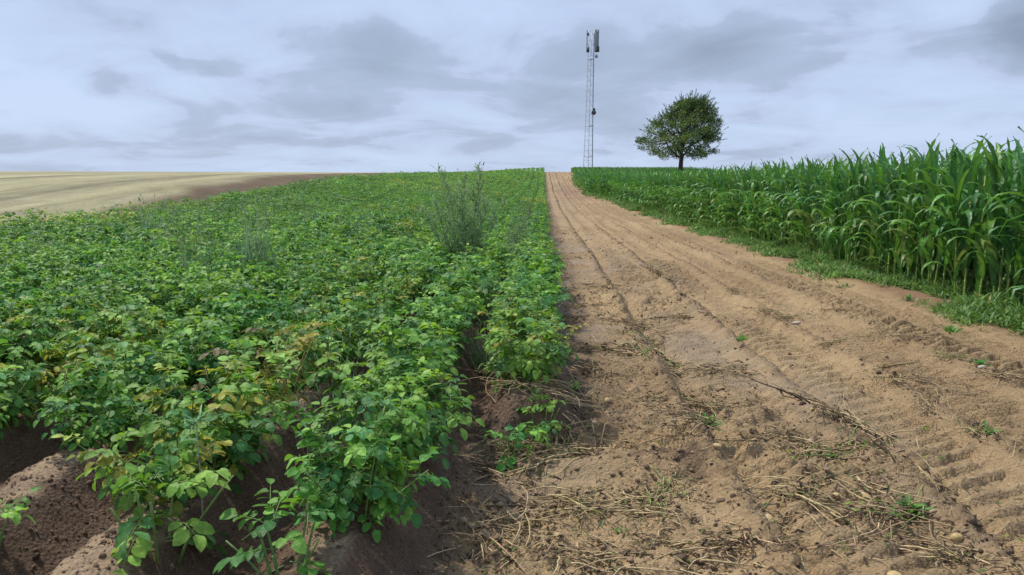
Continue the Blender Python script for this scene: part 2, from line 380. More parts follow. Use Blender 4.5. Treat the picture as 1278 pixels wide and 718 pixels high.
    s4 = fbm(x * 3.1, y * 1.1, 101, 3)[:, None]; sc = np.array([.290, .262, .145]) * (1 + .75 * s1 + .40 * s2 + .30 * s4)
    gm = ss(-.1, .7, s3 + .5 * s2) ; sc = sc * (1 - .6 * gm) + np.array([.20, .22, .10]) * .6 * gm
    col = col * (1 - stb) + sc * stb
    a = np.clip(mud[:, 0] * .8, 0, 1) * (1 - t1[:, 0] * 0)
    return np.concatenate([np.clip(col, 0.01, 1), a[:, None]], 1)
GC = soil_colour(GX, GY)
GV = np.stack([GX.ravel(), GY.ravel(), GZ.ravel()], 1)
nx, ny = len(xs), len(ys)
I = (np.arange(ny - 1)[:, None] * nx + np.arange(nx - 1)[None]).ravel()
GQ = np.stack([I, I + 1, I + nx + 1, I + nx], 1)
cx = (GX[:-1, :-1] + GX[1:, 1:]).ravel() / 2; cy = (GY[:-1, :-1] + GY[1:, 1:]).ravel() / 2
bx_ = LEFT - .2
zone = np.where(cx < bx_ - ploughed_w(cy), 0, np.where(cx < bx_, 1, np.where(cx < x_edge(cy), 2, np.where(cx < x_right(cy), 3, 4))))
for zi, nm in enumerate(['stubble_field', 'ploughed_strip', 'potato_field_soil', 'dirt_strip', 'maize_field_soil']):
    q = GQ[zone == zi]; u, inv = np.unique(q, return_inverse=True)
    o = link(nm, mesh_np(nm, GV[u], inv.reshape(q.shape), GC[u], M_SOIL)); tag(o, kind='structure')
del GX, GY, GZ, GC, GQ

# ------------------------------------------------------------------ potato plants
GREENS = np.array([(.095, .225, .038), (.130, .285, .044), (.055, .155, .036), (.195, .360, .058), (.080, .215, .060)])
YELL = np.array([(.24, .30, .05), (.32, .32, .05), (.15, .27, .05), (.30, .27, .06), (.17, .14, .06)])
def potato_arrays(seed, kind='green', ncomp=80, nl=7, rx=.335, h=.40):
    """leaflet arrays of one plant (P, D, N, L, W, col) and its stems"""
    g = np.random.default_rng(seed); P = []; D = []; NN = []; L = []; Wd = []; col = []; stems = []
    nst = 7; sa = g.uniform(0, 2 * math.pi, nst) ; tips = []
    for i in range(nst):
        a = i * 2 * math.pi / nst + g.uniform(-.4, .4); r = rx * g.uniform(.25, .85); hh = h * g.uniform(.7, 1.05) * (1 - .35 * (r / rx) ** 2)
        t = np.linspace(0, 1, 5)[:, None]; p = np.concatenate([np.cos(a) * (.05 + r * t ** 1.2), np.sin(a) * (.05 + r * t ** 1.2), -.05 + (hh + .05) * t ** .9], 1)
        stems.append((p, np.linspace(.006, .003, 5))); tips.append((a, r, hh))
    for c in range(ncomp):
        a, r, hh = tips[c % nst]; lev = g.uniform(.12, 1.0) if c >= nst else 1.0
        bp = np.array([np.cos(a) * r * lev ** 1.2, np.sin(a) * r * lev ** 1.2, hh * lev ** .9])
        az = a + g.normal(0, .9) if c >= nst else g.uniform(0, 6.28); el = g.uniform(.0, .9) if lev > .7 else g.uniform(-.35, .45)
        if c < nst: el = g.uniform(.5, 1.1)
        d = np.array([math.cos(az) * math.cos(el), math.sin(az) * math.cos(el), math.sin(el)]); ln = g.uniform(.10, .17); sag = g.uniform(.02, .07)
        def at(t): return bp + d * ln * t + np.array([0, 0, -sag * t * t])
        side = nrm(np.cross(d, [0, 0, 1.0]))
        stems.append((np.array([bp, at(.5), at(1.)]), np.array([.0022, .0018, .001])))
        if kind == 'green': bc = GREENS[g.integers(0, 5)] * g.uniform(.8, 1.25)
        elif kind == 'mixed': bc = (GREENS[g.integers(0, 5)] if g.random() < .62 else YELL[g.integers(0, 3)]) * g.uniform(.8, 1.2)
        else: bc = (GREENS[3] if g.random() < .35 else YELL[g.integers(0, 5)]) * g.uniform(.8, 1.2)
        ts = [(1.0, 0)]; step = .62 / max(1, (nl - 1) // 2)
        for k in range((nl - 1) // 2): ts += [(.36 + k * step, 1), (.36 + k * step + .03, -1)]
        for t, s in ts:
            dt = nrm(d + np.array([0, 0, -2 * sag * t / ln])); dd = dt if s == 0 else nrm(dt * .45 + side * s + np.array([0, 0, g.uniform(-.35, .15)]))
            nn = nrm(np.array([0, 0, 1.0]) + .35 * np.array([math.cos(az), math.sin(az), 0]) * (1 - lev * .4) + g.normal(0, .30, 3))
            if abs(np.dot(nn, dd)) > .9: nn = np.array([0, 0, 1.0])
            sz = g.uniform(.036, .060) * (1.15 if s == 0 else (.75 + .35 * t)) * (ncomp and 1)
            P.append(at(t) + dd * .006); D.append(dd); NN.append(nn); L.append(sz); Wd.append(sz * g.uniform(.60, .78)); col.append(bc * g.uniform(.85, 1.18))
    return [np.array(v) for v in (P, D, NN, L, Wd, col)] + [stems]
def potato_meshes(seed, kind, **kw):
    P, D, NN, L, Wd, col, stems = potato_arrays(seed, kind, **kw); g = np.random.default_rng(seed + 99)
    a = Acc(); a.add(*leaves(P, D, NN, L, Wd, col, droop=g.uniform(.1, .55, len(P)), fold=g.uniform(.0, .6, len(P))))
    s = Acc()
    for p, r in stems: s.tube(p, r, (.16, .25, .07) if kind != 'yellow' else (.30, .25, .10), 4)
    return a.mesh('potato_foliage', M_LEAF), s.mesh('potato_stems', M_STEM)
PV = [potato_meshes(100 + i, 'green') for i in range(6)] + [potato_meshes(200 + i, 'mixed') for i in range(3)] + [potato_meshes(300 + i, 'yellow', ncomp=28) for i in range(2)]
SMALL = [potato_meshes(400, 'green', ncomp=16, rx=.24, h=.26), potato_meshes(401, 'green', ncomp=12, rx=.16, h=.2)]

rg = np.random.default_rng(7)
plants = []
for k in range(0, 19):
    y = 1.9 + rg.uniform(0, .3)
    while y < 131:
        st = .30 if y < 45 else .36
        x = ROW0 - k * SP + rg.normal(0, .035)
        yy = y + rg.normal(0, .03); y += st
        if k == 0 and yy < 4.85: continue
        if k == 1 and yy < 2.85: continue
        if k == 3 and 2.5 < yy < 3.65: continue
        if k == 2 and yy < 2.8: continue
        
        if rg.random() < .05 and yy > 6: continue
        if k == 1 and yy < 4.2: x += .10
        plants.append((x, yy, k))
plants = np.array(plants)
# yellowing follows patches in the field
yl = fbm(plants[:, 0] * .35, plants[:, 1] * .22, 120, 3) + .9 * np.exp(-(((plants[:, 0] + 1.6) / .5) ** 2 + ((plants[:, 1] - 4.4) / .8) ** 2))
yl = yl + .5 * np.exp(-(((plants[:, 0] + .1) / .3) ** 2 + ((plants[:, 1] - 5.9) / .6) ** 2)) - .35 * np.exp(-(((plants[:, 0] + .8) / .4) ** 2 + ((plants[:, 1] - 4) / 2.5) ** 2))
yaw = -math.atan(38 / 950); az = np.arctan2(plants[:, 0], plants[:, 1]) - yaw
vis = (np.abs(az) < math.atan(639 / 950) + .06) & (plants[:, 1] > 2.0)
yl = np.where((plants[:, 1] > 14), np.minimum(yl * .8, .45), yl)
dist = np.hypot(plants[:, 0], plants[:, 1]); order = np.argsort(np.where(vis, dist, 1e9)); ind = set(order[:297].tolist())
POS = {0: 'in the row nearest the bare soil strip', 1: 'in the second row from the bare soil strip', 2: 'in the third row from the bare soil strip', 3: 'in the fourth row from the bare soil strip'}
proto_done = {}
def put_potato(x, y, vi, sc, rz, label, group, small=False):
    fol, stm = (SMALL if small else PV)[vi]
    key = (small, vi)
    z = gz(x, y) - .01
    if key not in proto_done:
        r = empty('potato_plant', (x, y, z), rz); a = link('foliage', fol, r); b = link('stems', stm, r); proto_done[key] = (r, a, b)
    else:
        pr, pa, pb = proto_done[key]; r = pr.copy(); C.objects.link(r)
        for ch in (pa, pb):
            c = ch.copy(); C.objects.link(c); c.parent = r
        r.location = (x, y, z); r.rotation_euler = (0, 0, rz)
    r.scale = (sc, sc, sc); tag(r, label, 'potato plant', group); return r
stuff_idx = []
for i, (x, y, k) in enumerate(plants):
    if i not in ind: stuff_idx.append(i); continue
    k = int(k)
    if yl[i] > .62: vi = 9 + rg.integers(0, 2); lk = 'yellowing potato plant with browned leaves'
    elif yl[i] > .22: vi = 6 + rg.integers(0, 3); lk = 'green potato plant with some yellow leaves'
    else: vi = rg.integers(0, 6); lk = 'leafy green potato plant'
    where = POS.get(k, 'beyond the four rows nearest the strip')
    put_potato(x, y, int(vi), rg.uniform(.82, 1.2), rg.uniform(0, 6.28), lk + ' ' + where, 'potato plants: ' + lk + ' ' + where)
put_potato(-1.46, 2.70, 0, 1.25, .8, 'small blue-green potato plant at the open end of the third row, low at left', None, True)
put_potato(-.92, 2.55, 1, 1.15, 2.1, 'small bright potato plant at the open end of the second row, bottom edge', None, True)
put_potato(-2.15, 2.66, 1, 1.0, 1.1, 'small low potato plant in the extreme bottom left corner beside the bare ridge', None, True)
put_potato(-.02, 4.62, 0, .9, 1.3, 'bushy little potato plant just in front of the end of the first row', None, True)
put_potato(-.14, 4.30, 1, 1.0, .3, 'uprooted little potato plant with fresh green leaves at the end of the first row', None, True)

# the rest of the field as one mass
def potato_mass():
    A = Acc(); g = np.random.default_rng(11)
    idx = np.array(stuff_idx); d = dist[idx]
    for lo, hi, nc, nl, nvar, simple, lsc in [(0, 22, 34, 7, 5, False, 1.12), (22, 45, 24, 5, 4, True, 1.45), (45, 75, 14, 3, 4, True, 2.1), (75, 200, 9, 3, 4, True, 2.7)]:
        sel = idx[(d >= lo) & (d < hi)]
        vis_y = yl[sel]
        for kk, kind in enumerate(['green', 'mixed', 'yellow']):
            ksel = sel[(vis_y > .62) if kk == 2 else ((vis_y > .22) & (vis_y <= .62) if kk == 1 else vis_y <= .22)]
            vr = g.integers(0, nvar, len(ksel))
            for v in range(nvar):
                s = ksel[vr == v]
                if not len(s): continue
                P, D, NN, L, Wd, col, _ = potato_arrays(1000 + v + 10 * kk + nc, kind, ncomp=nc, nl=nl, rx=.275, h=.46)
                T, Wp = (T5, W5) if not simple else (np.array([0, .5, 1.]), np.array([.1, 1., 0]))
                Vt, Qt, Tt = leaves(P, D, NN, L * lsc, Wd * lsc, col, droop=g.uniform(.1, .5, len(P)), fold=g.uniform(0, .6, len(P)), T=T, Wp=Wp)
                x = plants[s, 0]; y = plants[s, 1]; z = ground_z(x, y)
                Vp = place(Vt, np.stack([x, y, z - .01], 1), g.uniform(0, 6.28, len(s)), g.uniform(.80, 1.20, len(s)) * (1 + .22 * fbm(x * 1.1, y * .8, 131, 2)))
                n = len(s); Q = Qt[None] + (np.arange(n) * len(Vt))[:, None, None]; Q = np.where(Qt[None] < 0, -1, Q)
                tn = (1 + .38 * fbm(x * .9, y * .5, 130, 3))[:, None, None] * g.uniform(.9, 1.1, (n, 1, 1))
                A.add(Vp.reshape(-1, 3), Q.reshape(-1, 4), (Tt[None] * tn).reshape(-1, 3))
    o = link('potato_crop', A.mesh('potato_crop', M_LEAF)); tag(o, 'dense green potato crop filling the field up to the hilltop', 'potato crop', kind='stuff')
potato_mass()

# ------------------------------------------------------------------ maize
def corn_arrays(seed, nleaf=13, H=2.05, lo=.08):
    g = np.random.default_rng(seed); out = []
    plane = g.uniform(0, 6.28); lean = g.normal(0, .03, 2)
    for i in range(nleaf):
        f = i / (nleaf - 1); z0 = H * (lo + (.84 - lo) * f) ; a = plane + (i % 2) * math.pi + g.normal(0, .35)
        el = g.uniform(.95, 1.38) if f < .75 else g.uniform(1.2, 1.5)
        Ln = (.55 + .40 * math.sin(math.pi * min(1, f * .85 + .15))) * g.uniform(.85, 1.15); Wd = .088 * (.65 + .5 * math.sin(math.pi * (f * .8 + .12))) * g.uniform(.85, 1.15)
        curl = g.uniform(1.5, 3.5) if f < .75 else g.uniform(.5, 2.4)
        if g.random() < .15: curl *= 1.3
        out.append((z0, a, el, Ln, Wd, curl, g.uniform(-.5, .5)))
    return out, lean
def corn_blades(seed, nleaf=13, H=2.05, st=9, cs=1., lo=.08):
    g = np.random.default_rng(seed + 5); lv, lean = corn_arrays(seed, nleaf, H, lo); A = Acc()
    for (z0, a, el, Ln, Wd, curl, tw) in lv:
        n = st; t = np.linspace(0, 1, n); ang = np.maximum(el - curl * t ** g.uniform(1.2, 2.4), -1.5)
        ds = Ln / (n - 1); r = np.concatenate([[0], np.cumsum(np.cos(ang[:-1]) * ds)]) + .01; z = z0 + np.concatenate([[0], np.cumsum(np.sin(ang[:-1]) * ds)])
        side = a + tw * t ** 2 * .6
        ctr = np.stack([np.cos(side) * r, np.sin(side) * r, z], 1)
        tg = nrm(np.gradient(ctr, axis=0)); sd = nrm(np.cross(tg, [0, 0, 1.0]) + 1e-4 * np.array([math.sin(a), -math.cos(a), 0])); sd = nrm(np.where((sd @ np.array([math.sin(a), -math.cos(a), 0]))[:, None] < 0, -sd, sd))
        up = np.cross(sd, tg); ro = tw * 1.2 * t; s2 = sd * np.cos(ro)[:, None] + up * np.sin(ro)[:, None]; up = np.cross(s2, tg)
        w = Wd * .5 * np.interp(t, [0, .1, .35, .7, 1], [.55, .85, 1, .7, .02])
        wav = .010 * np.sin(t * 22 + g.uniform(0, 6)) * (n > 6)
        l = ctr - s2 * w[:, None] + up * (w * .35 + wav)[:, None]; rr = ctr + s2 * w[:, None] + up * (w * .35 - wav)[:, None]
        V = np.concatenate([ctr, l, rr]); q = []
        for i in range(n - 1): q += [(i, i + 1, n + i + 1, n + i), (i + 1, i, 2 * n + i, 2 * n + i + 1)]
        base_c = np.array([(.072, .185, .038), (.054, .155, .046), (.100, .235, .045)][g.integers(0, 3)]) * g.uniform(.85, 1.2) * cs
        if z0 < .36 * H and g.random() < .22: base_c = np.array([.15, .23, .065])
        T = np.tile(base_c, (3 * n, 1)); T[:n] *= 1.45
        A.add(V, np.array(q), T)
    return A, lean
def corn_meshes(seed, H=1.95):
    A, lean = corn_blades(seed, 13, H, 10, 1., .20 - .02 * (seed % 4) if seed < 504 else .07)
    s = Acc(); zz = np.linspace(-.05, H * .84, 9); p = np.stack([0 * zz, 0 * zz, zz], 1)
    s.tube(p, np.interp(zz, [0, H * .84], [.0155, .007]), (.26, .35, .08), 7)
    for z in np.arange(.10, H * .8, .17):
        s.tube([(0, 0, z - .008), (0, 0, z), (0, 0, z + .008)], [.016, .0185, .016], (.33, .38, .13), 7)
    # leaf sheaths
    return A.mesh('maize_leaves', M_CORN), s.mesh('maize_stalk', M_STEM)
CV = [corn_meshes(500 + i, 1.88 + .05 * (i % 3)) for i in range(8)]
def corn_h(x, y):
    return np.interp(y, [0, 60, 90, 131, 150], [1.0, 1.0, .72, .42, .40]) * (1 + .05 * fbm(x * .3, y * .3, 140, 3))
cp = []
for k in range(28):
    x0 = .75 * k; y = 6.0 if k < 3 else (6.0 + k * 1.0)
    stp = .17
    while y < 150:
        if k > 16 and y < 58: y = 58
        fx = corn_edge(np.array([y]))[0] + x0
        if k < 17 or y > 58: cp.append((fx + rg.normal(0, .035), y + rg.normal(0, .02), k))
        y += (stp if y < 45 else (.26 if y < 80 else .5)) * (1 if k < 8 else 1.6)
cp = np.array(cp); caz = np.arctan2(cp[:, 0], cp[:, 1]) - yaw; cvis = caz < math.atan(639 / 950) + .02
cd = np.hypot(cp[:, 0], cp[:, 1]) * np.array([1, 1.5, 2.2, 3.2] + [9] * 40)[cp[:, 2].astype(int)]
co = np.argsort(np.where(cvis, cd, 1e9)); cind = set(co[:298].tolist())
cproto = {}
for i in sorted(cind):
    x, y, k = cp[i]; vi = int(rg.integers(0, 4)) + (4 if rg.random() < ss(9.5, 14, y) else 0); sc = float(corn_h(x, y)) * rg.uniform(.86, 1.02); z = gz(x, y)
    if vi not in cproto:
        r = empty('maize_plant', (x, y, z)); a = link('leaves', CV[vi][0], r); b = link('stalk', CV[vi][1], r); cproto[vi] = (r, a, b)
    else:
        pr, pa, pb = cproto[vi]; r = pr.copy(); C.objects.link(r)
        for ch in (pa, pb):
            c = ch.copy(); C.objects.link(c); c.parent = r
    r.location = (x, y, z); r.rotation_euler = (rg.normal(0, .035), rg.normal(0, .035), rg.uniform(0, 6.28)); r.scale = (sc, sc, sc)
    if k == 0:
        if y < 14: w = 'tall green maize plant in the near front row at right, stalk in view'
        else: w = 'green maize plant in the front row further up the strip, above the verge'
    else: w = 'green maize plant standing in shade behind the front row of maize'
    tag(r, w, 'maize plant', 'maize plants: ' + w)
def corn_mass():
    A = Acc(); g = np.random.default_rng(12); idx = np.array([i for i in range(len(cp)) if i not in cind])
    d = np.hypot(cp[idx, 0], cp[idx, 1])
    for lo, hi, nlf, st, wsc in [(0, 26, 12, 6, 1.0), (26, 60, 11, 5, 1.2), (60, 300, 8, 4, 1.8)]:
        sel = idx[(d >= lo) & (d < hi)]; vr = g.integers(0, 6, len(sel))
        for v in range(6):
            s = sel[vr == v]
            B, _ = corn_blades(700 + v + nlf * 10, nlf, 1.93, st)
            if wsc > 1:
                for bi, V in enumerate(B.V):
                    n = len(V) // 3; c = V[:n]; V[n:2 * n] = c + (V[n:2 * n] - c) * wsc; V[2 * n:] = c + (V[2 * n:] - c) * wsc
            zz = np.linspace(0, 1.7, 3); B.tube(np.stack([0 * zz, 0 * zz, zz], 1), [.016, .014, .008], (.16, .23, .06), 4)
            Vt, Qt, Tt = B.out(); x = cp[s, 0]; y = cp[s, 1]; n = len(s)
            Vp = place(Vt, np.stack([x, y, ground_z(x, y)], 1), g.uniform(0, 6.28, n), corn_h(x, y) * g.uniform(.88, 1.05, n))
            Q = Qt[None] + (np.arange(n) * len(Vt))[:, None, None]
            Q = np.where(Qt[None] < 0, -1, Q)
            A.add(Vp.reshape(-1, 3), Q.reshape(-1, 4), (Tt[None] * g.uniform(.85, 1.2, (n, 1, 1))).reshape(-1, 3))
    o = link('maize_crop', A.mesh('maize_crop', M_CORN)); tag(o, 'dense green maize crop stretching back up the rise behind the front plants', 'maize crop', kind='stuff')
corn_mass()

# ------------------------------------------------------------------ grass verge between strip and maize
def verge():
    A = Acc(); g = np.random.default_rng(13)
    bands = [(6, 12, 46000, .20, .009), (12, 24, 46000, .26, .012), (24, 50, 26000, .36, .022), (50, 130, 18000, .42, .05)]
    Tb = np.array([0, .4, .75, 1]); Wb = np.array([.8, 1, .7, 0])
    for y0, y1, n, ln, wd in bands:
        y = g.uniform(y0, y1, n); t = g.random(n) ** .8
        xr = x_right(y); x = xr - .22 + t * (corn_edge(y) + .9 - xr)
        keep = (1.6 * fbm(x * 1.6, y * .9, 150, 4) + 1.3 * (x - xr) - .45) > g.uniform(-.4, .4, n); x = x[keep]; y = y[keep]; m = len(x)
        hgt = np.clip(.35 + .9 * (x - x_right(y)), .40, 1.5) * np.clip(1 + 1.1 * fbm(x * 1.7, y * 1.2, 151, 3), .35, 1.9)
        a = g.uniform(0, 6.28, m); el = g.uniform(.3, 1.35, m)
        D = np.stack([np.cos(a) * np.cos(el), np.sin(a) * np.cos(el), np.sin(el)], 1); NN = np.stack([-np.cos(a) * np.sin(el), -np.sin(a) * np.sin(el), np.cos(el)], 1)
        br = g.random(m) < .50
        L = ln * hgt * g.uniform(.5, 1.4, m) * np.where(br, .55, 1); Wd = wd * g.uniform(.7, 1.4, m) * np.where(br, 2.4, 1)
        pal = np.array([(.13, .26, .06), (.17, .31, .08), (.08, .19, .05), (.13, .25, .11), (.33, .32, .15)]); col = pal[g.choice(5, m, p=[.3, .28, .24, .13, .05])] * g.uniform(.8, 1.2, (m, 1))
        z = ground_z(x, y) - .005 + np.where(br, g.uniform(0, .10, m) * hgt, 0)
        A.add(*leaves(np.stack([x, y, z], 1), D, NN, L, Wd, col, droop=g.uniform(.1, .7, m), fold=.3, T=Tb, Wp=Wb))
    o = link('grass_verge', A.mesh('grass_verge', M_GRASS)); tag(o, 'uneven green grass and weeds along the foot of the maize', 'grass', kind='stuff')
verge()

# ------------------------------------------------------------------ loose stuff on the soil
def ico():
    t = (1 + 5 ** .5) / 2; v = nrm(np.array([(-1, t, 0), (1, t, 0), (-1, -t, 0), (1, -t, 0), (0, -1, t), (0, 1, t), (0, -1, -t), (0, 1, -t), (t, 0, -1), (t, 0, 1), (-t, 0, -1), (-t, 0, 1)], float))
    f = [(0, 11, 5), (0, 5, 1), (0, 1, 7), (0, 7, 10), (0, 10, 11), (1, 5, 9), (5, 11, 4), (11, 10, 2), (10, 7, 6), (7, 1, 8), (3, 9, 4), (3, 4, 2), (3, 2, 6), (3, 6, 8), (3, 8, 9), (4, 9, 5), (2, 4, 11), (6, 2, 10), (8, 6, 7), (9, 8, 1)]
    return v, np.array([list(q) + [-1] for q in f])
IV, IF = ico()
def clods():
    A = Acc(); g = np.random.default_rng(14)
    n = 110000; y = 2.2 + 24 * g.random(n) ** 1.6; x = g.uniform(-.6, 4.8, n)
    m = crumb_mask(x, y) * harv(x, y); lm = np.max([np.exp(-(line_d(x, y, i) / .09) ** 2) for i in range(4)], 0)
    cl = ss(-.1, .5, fbm(x * 4, y * 4, 160, 3)) * np.where(x > 2.3, .55, 1)
    keep = (g.random(n) < (.02 + .75 * m * cl + .45 * lm * cl)) & (x > x_edge(y) - .05); x = x[keep]; y = y[keep]; n = len(x)
    r = np.clip(g.lognormal(math.log(.0065), .50, n), .003, .026) * (1 + .02 * y)
    V = IV[None] * g.uniform(.65, 1.25, (n, 12, 1)) * r[:, None, None] * np.stack([g.uniform(.8, 1.4, n), g.uniform(.8, 1.4, n), g.uniform(.5, .85, n)], 1)[:, None]
    V = V + np.stack([x, y, ground_z(x, y) + r * .15], 1)[:, None]
    Q = IF[None] + (np.arange(n) * 12)[:, None, None]; Q = np.where(IF[None] < 0, -1, Q)
    pal = np.array([(.33, .225, .145), (.26, .175, .112), (.17, .11, .072), (.38, .27, .175)]); lmk = np.max([np.exp(-(line_d(x, y, i) / .10) ** 2) for i in range(4)], 0); col = pal[g.choice(4, n, p=[.30, .30, .26, .14])] * g.uniform(.8, 1.1, (n, 1)); col[lmk > .5] *= .55
    # furrow crumbs in the potato rows
    A.add(V.reshape(-1, 3), Q.reshape(-1, 4), np.repeat(np.concatenate([col], 1), 12, 0))
    n = 16000; y = g.uniform(2.2, 6, n); x = g.uniform(-3.5, .1, n); r = np.clip(g.lognormal(math.log(.0045), .55, n), .002, .016)
    V = IV[None] * g.uniform(.65, 1.25, (n, 12, 1)) * r[:, None, None]; V = V + np.stack([x, y, ground_z(x, y)], 1)[:, None]
    Q = IF[None] + (np.arange(n) * 12)[:, None, None]; Q = np.where(IF[None] < 0, -1, Q)
    A.add(V.reshape(-1, 3), Q.reshape(-1, 4), np.repeat(np.array([.15, .097, .062]) * g.uniform(.8, 1.6, (n, 1)), 12, 0))
    o = link('soil_crumbs', A.mesh('soil_crumbs', M_SOIL)); tag(o, 'loose crumbs and clods of soil scattered over the bare strip', 'soil crumbs', kind='stuff')
clods()
STRAW = np.array([(.46, .34, .20), (.34, .24, .14), (.19, .13, .08), (.09, .065, .045), (.44, .33, .18), (.22, .22, .09)])
HAULM = [(-.17, 4.44), (.12, 4.67), (1.09, 6.65), (.99, 4.71), (.67, 3.86), (1.58, 4.73), (1.18, 7.7), (1.13, 5.74), (.71, 7.12), (2.05, 3.92), (1.70, 3.52), (1.80, 3.14), (-.13, 3.45), (.18, 3.74), (.65, 3.16), (.89, 3.17),
         (1.75, 4.45), (2.77, 4.78), (-.26, 3.12), (1.16, 8.84), (1.59, 6.53), (1.68, 9.13), (3.55, 7.98), (2.83, 6.3), (2.74, 5.3), (3.62, 6.75), (2.72, 9.17), (.23, 4.40), (.37, 3.60), (1.34, 3.79), (1.48, 5.6), (.85, 5.6), (.62, 9.9), (1.0, 11.6), (2.0, 12.5), (.45, 6.3), (2.80, 7.3), (2.78, 5.9), (2.80, 8.7), (3.64, 6.1), (3.62, 7.5), (1.98, 5.0), (1.0, 8.1), (2.76, 11.0), (3.62, 9.4), (2.1, 3.2), (.3, 3.05), (1.15, 3.5), (-.02, 4.85), (-.32, 4.15), (.18, 5.3)]
HX = np.array(HAULM)
def litter():
    A = Acc(); g = np.random.default_rng(15)
    n = 60000; y = 2.2 + 26 * g.random(n) ** 1.5; x = g.uniform(-.5, 4.7, n)
    lm = np.max([np.exp(-((line_d(x, y, i)) / .07) ** 2) for i in range(4)], 0)
    hd = np.min(np.hypot((x[:, None] - HX[:, 0]) * .7, y[:, None] - HX[:, 1]), 1); hm = np.exp(-(hd / .26) ** 2)
    m = crumb_mask(x, y) * harv(x, y); cl = ss(0, .5, fbm(x * 3, y * 3, 170, 3))
    keep = (g.random(n) < (.012 + .75 * hm + .40 * m * cl + .65 * lm * np.clip(.6 + fbm(y * .8, 2, 171, 2), 0, 1))) & (x > x_edge(y)); x = x[keep]; y = y[keep]; hm = hm[keep]; lm = lm[keep]; n = len(x)
    a = g.normal(0, .8, n) + np.where(g.random(n) < .5, 0, math.pi); a = np.where(lm > .5, a + math.pi / 2, a)
    el = g.normal(.05, .25, n)
    D = np.stack([np.cos(a) * np.cos(el), np.sin(a) * np.cos(el), np.sin(el)], 1)
    NN = nrm(np.array([0, 0, 1.]) + g.normal(0, .5, (n, 3)))
    leafy = g.random(n) < .42
    L = np.where(leafy, g.uniform(.010, .026, n), g.uniform(.03, .14, n)) * (1 + .02 * y); Wd = np.where(leafy, g.uniform(.005, .011, n), g.uniform(.0022, .0045, n)) * (1 + .05 * y)
    ci = np.where(leafy, g.choice([2, 3, 3, 3], n), g.choice([0, 1, 2, 3, 4, 1], n)); col = STRAW[ci] * g.uniform(.7, 1.15, (n, 1))
    A.add(*leaves(np.stack([x, y, ground_z(x, y) + g.uniform(.001, .012, n)], 1), D, NN, L, Wd, col, droop=g.uniform(-.3, .6, n), fold=g.uniform(-.6, .9, n), T=np.array([0, .35, .7, 1]), Wp=np.array([.6, 1, .8, 0])))
    o = link('plant_litter', A.mesh('plant_litter', M_DRY)); tag(o, 'dry straw and shrivelled leaf litter strewn over the bare soil', 'plant litter', kind='stuff')
litter()
def haulm_meshes(seed, nst=30, spread=.25, green=.0, leafn=70):
    g = np.random.default_rng(seed); s = Acc(); lf = Acc(); main = g.uniform(-.5, .5)
    tips = []
    for i in range(nst):
        p0 = np.array([g.normal(0, spread * .45), g.normal(0, spread * .3), g.uniform(.005, .03)]); a = main + g.normal(0, .55) + (math.pi if g.random() < .5 else 0)
        L = g.uniform(.08, .40) * (1.5 if g.random() < .15 else 1); n = 6; pts = [p0]; da = g.normal(0, .35); el = g.uniform(.0, .5)
        for k in range(n):
            a += da / n + g.normal(0, .22); el -= g.uniform(.05, .25); q = pts[-1] + L / n * np.array([math.cos(a) * math.cos(el), math.sin(a) * math.cos(el), math.sin(el)])
            if q[2] < .006: q[2] = .006; el = g.uniform(0, .25)
            pts.append(q)
        r = g.uniform(.0018, .0048); ci = g.choice(6, p=[.27, .24, .16, .08, .17, .08]); col = STRAW[ci] * g.uniform(.75, 1.25)
        if g.random() < green: col = np.array([.22, .30, .09])
        s.tube(np.array(pts), np.linspace(r, r * .5, n + 1), col, 4); tips += pts[2:]
    tips = np.array(tips); m = leafn; P = tips[g.integers(0, len(tips), m)] + g.normal(0, .012, (m, 3)); P[:, 2] = np.abs(P[:, 2]) + .003
    a = g.uniform(0, 6.28, m); D = np.stack([np.cos(a), np.sin(a), g.uniform(-.3, .35, m)], 1); NN = nrm(np.array([0, 0, 1.]) + g.normal(0, .6, (m, 3)))
    col = np.where(g.random((m, 1)) < .75, np.array([[.085, .065, .042]]), np.array([[.13, .15, .06]])) * g.uniform(.7, 1.4, (m, 1)); gr = g.random(m) < green; col[gr] = GREENS[g.integers(0, 5, gr.sum())] * 1.1
    lf.add(*leaves(P, D, NN, g.uniform(.02, .045, m), g.uniform(.006, .014, m), col, droop=g.uniform(0, 1.2, m), fold=g.uniform(.4, 1.8, m)))
    return s.mesh('haulm_stems', M_DRY), lf.mesh('haulm_leaves', M_LEAF)
HV = [haulm_meshes(800 + i, 58 - 4 * i, .26 + .02 * i, .0, 110) for i in range(4)] + [haulm_meshes(820 + i, 48, .24, .28, 110) for i in range(3)]
hproto = {}
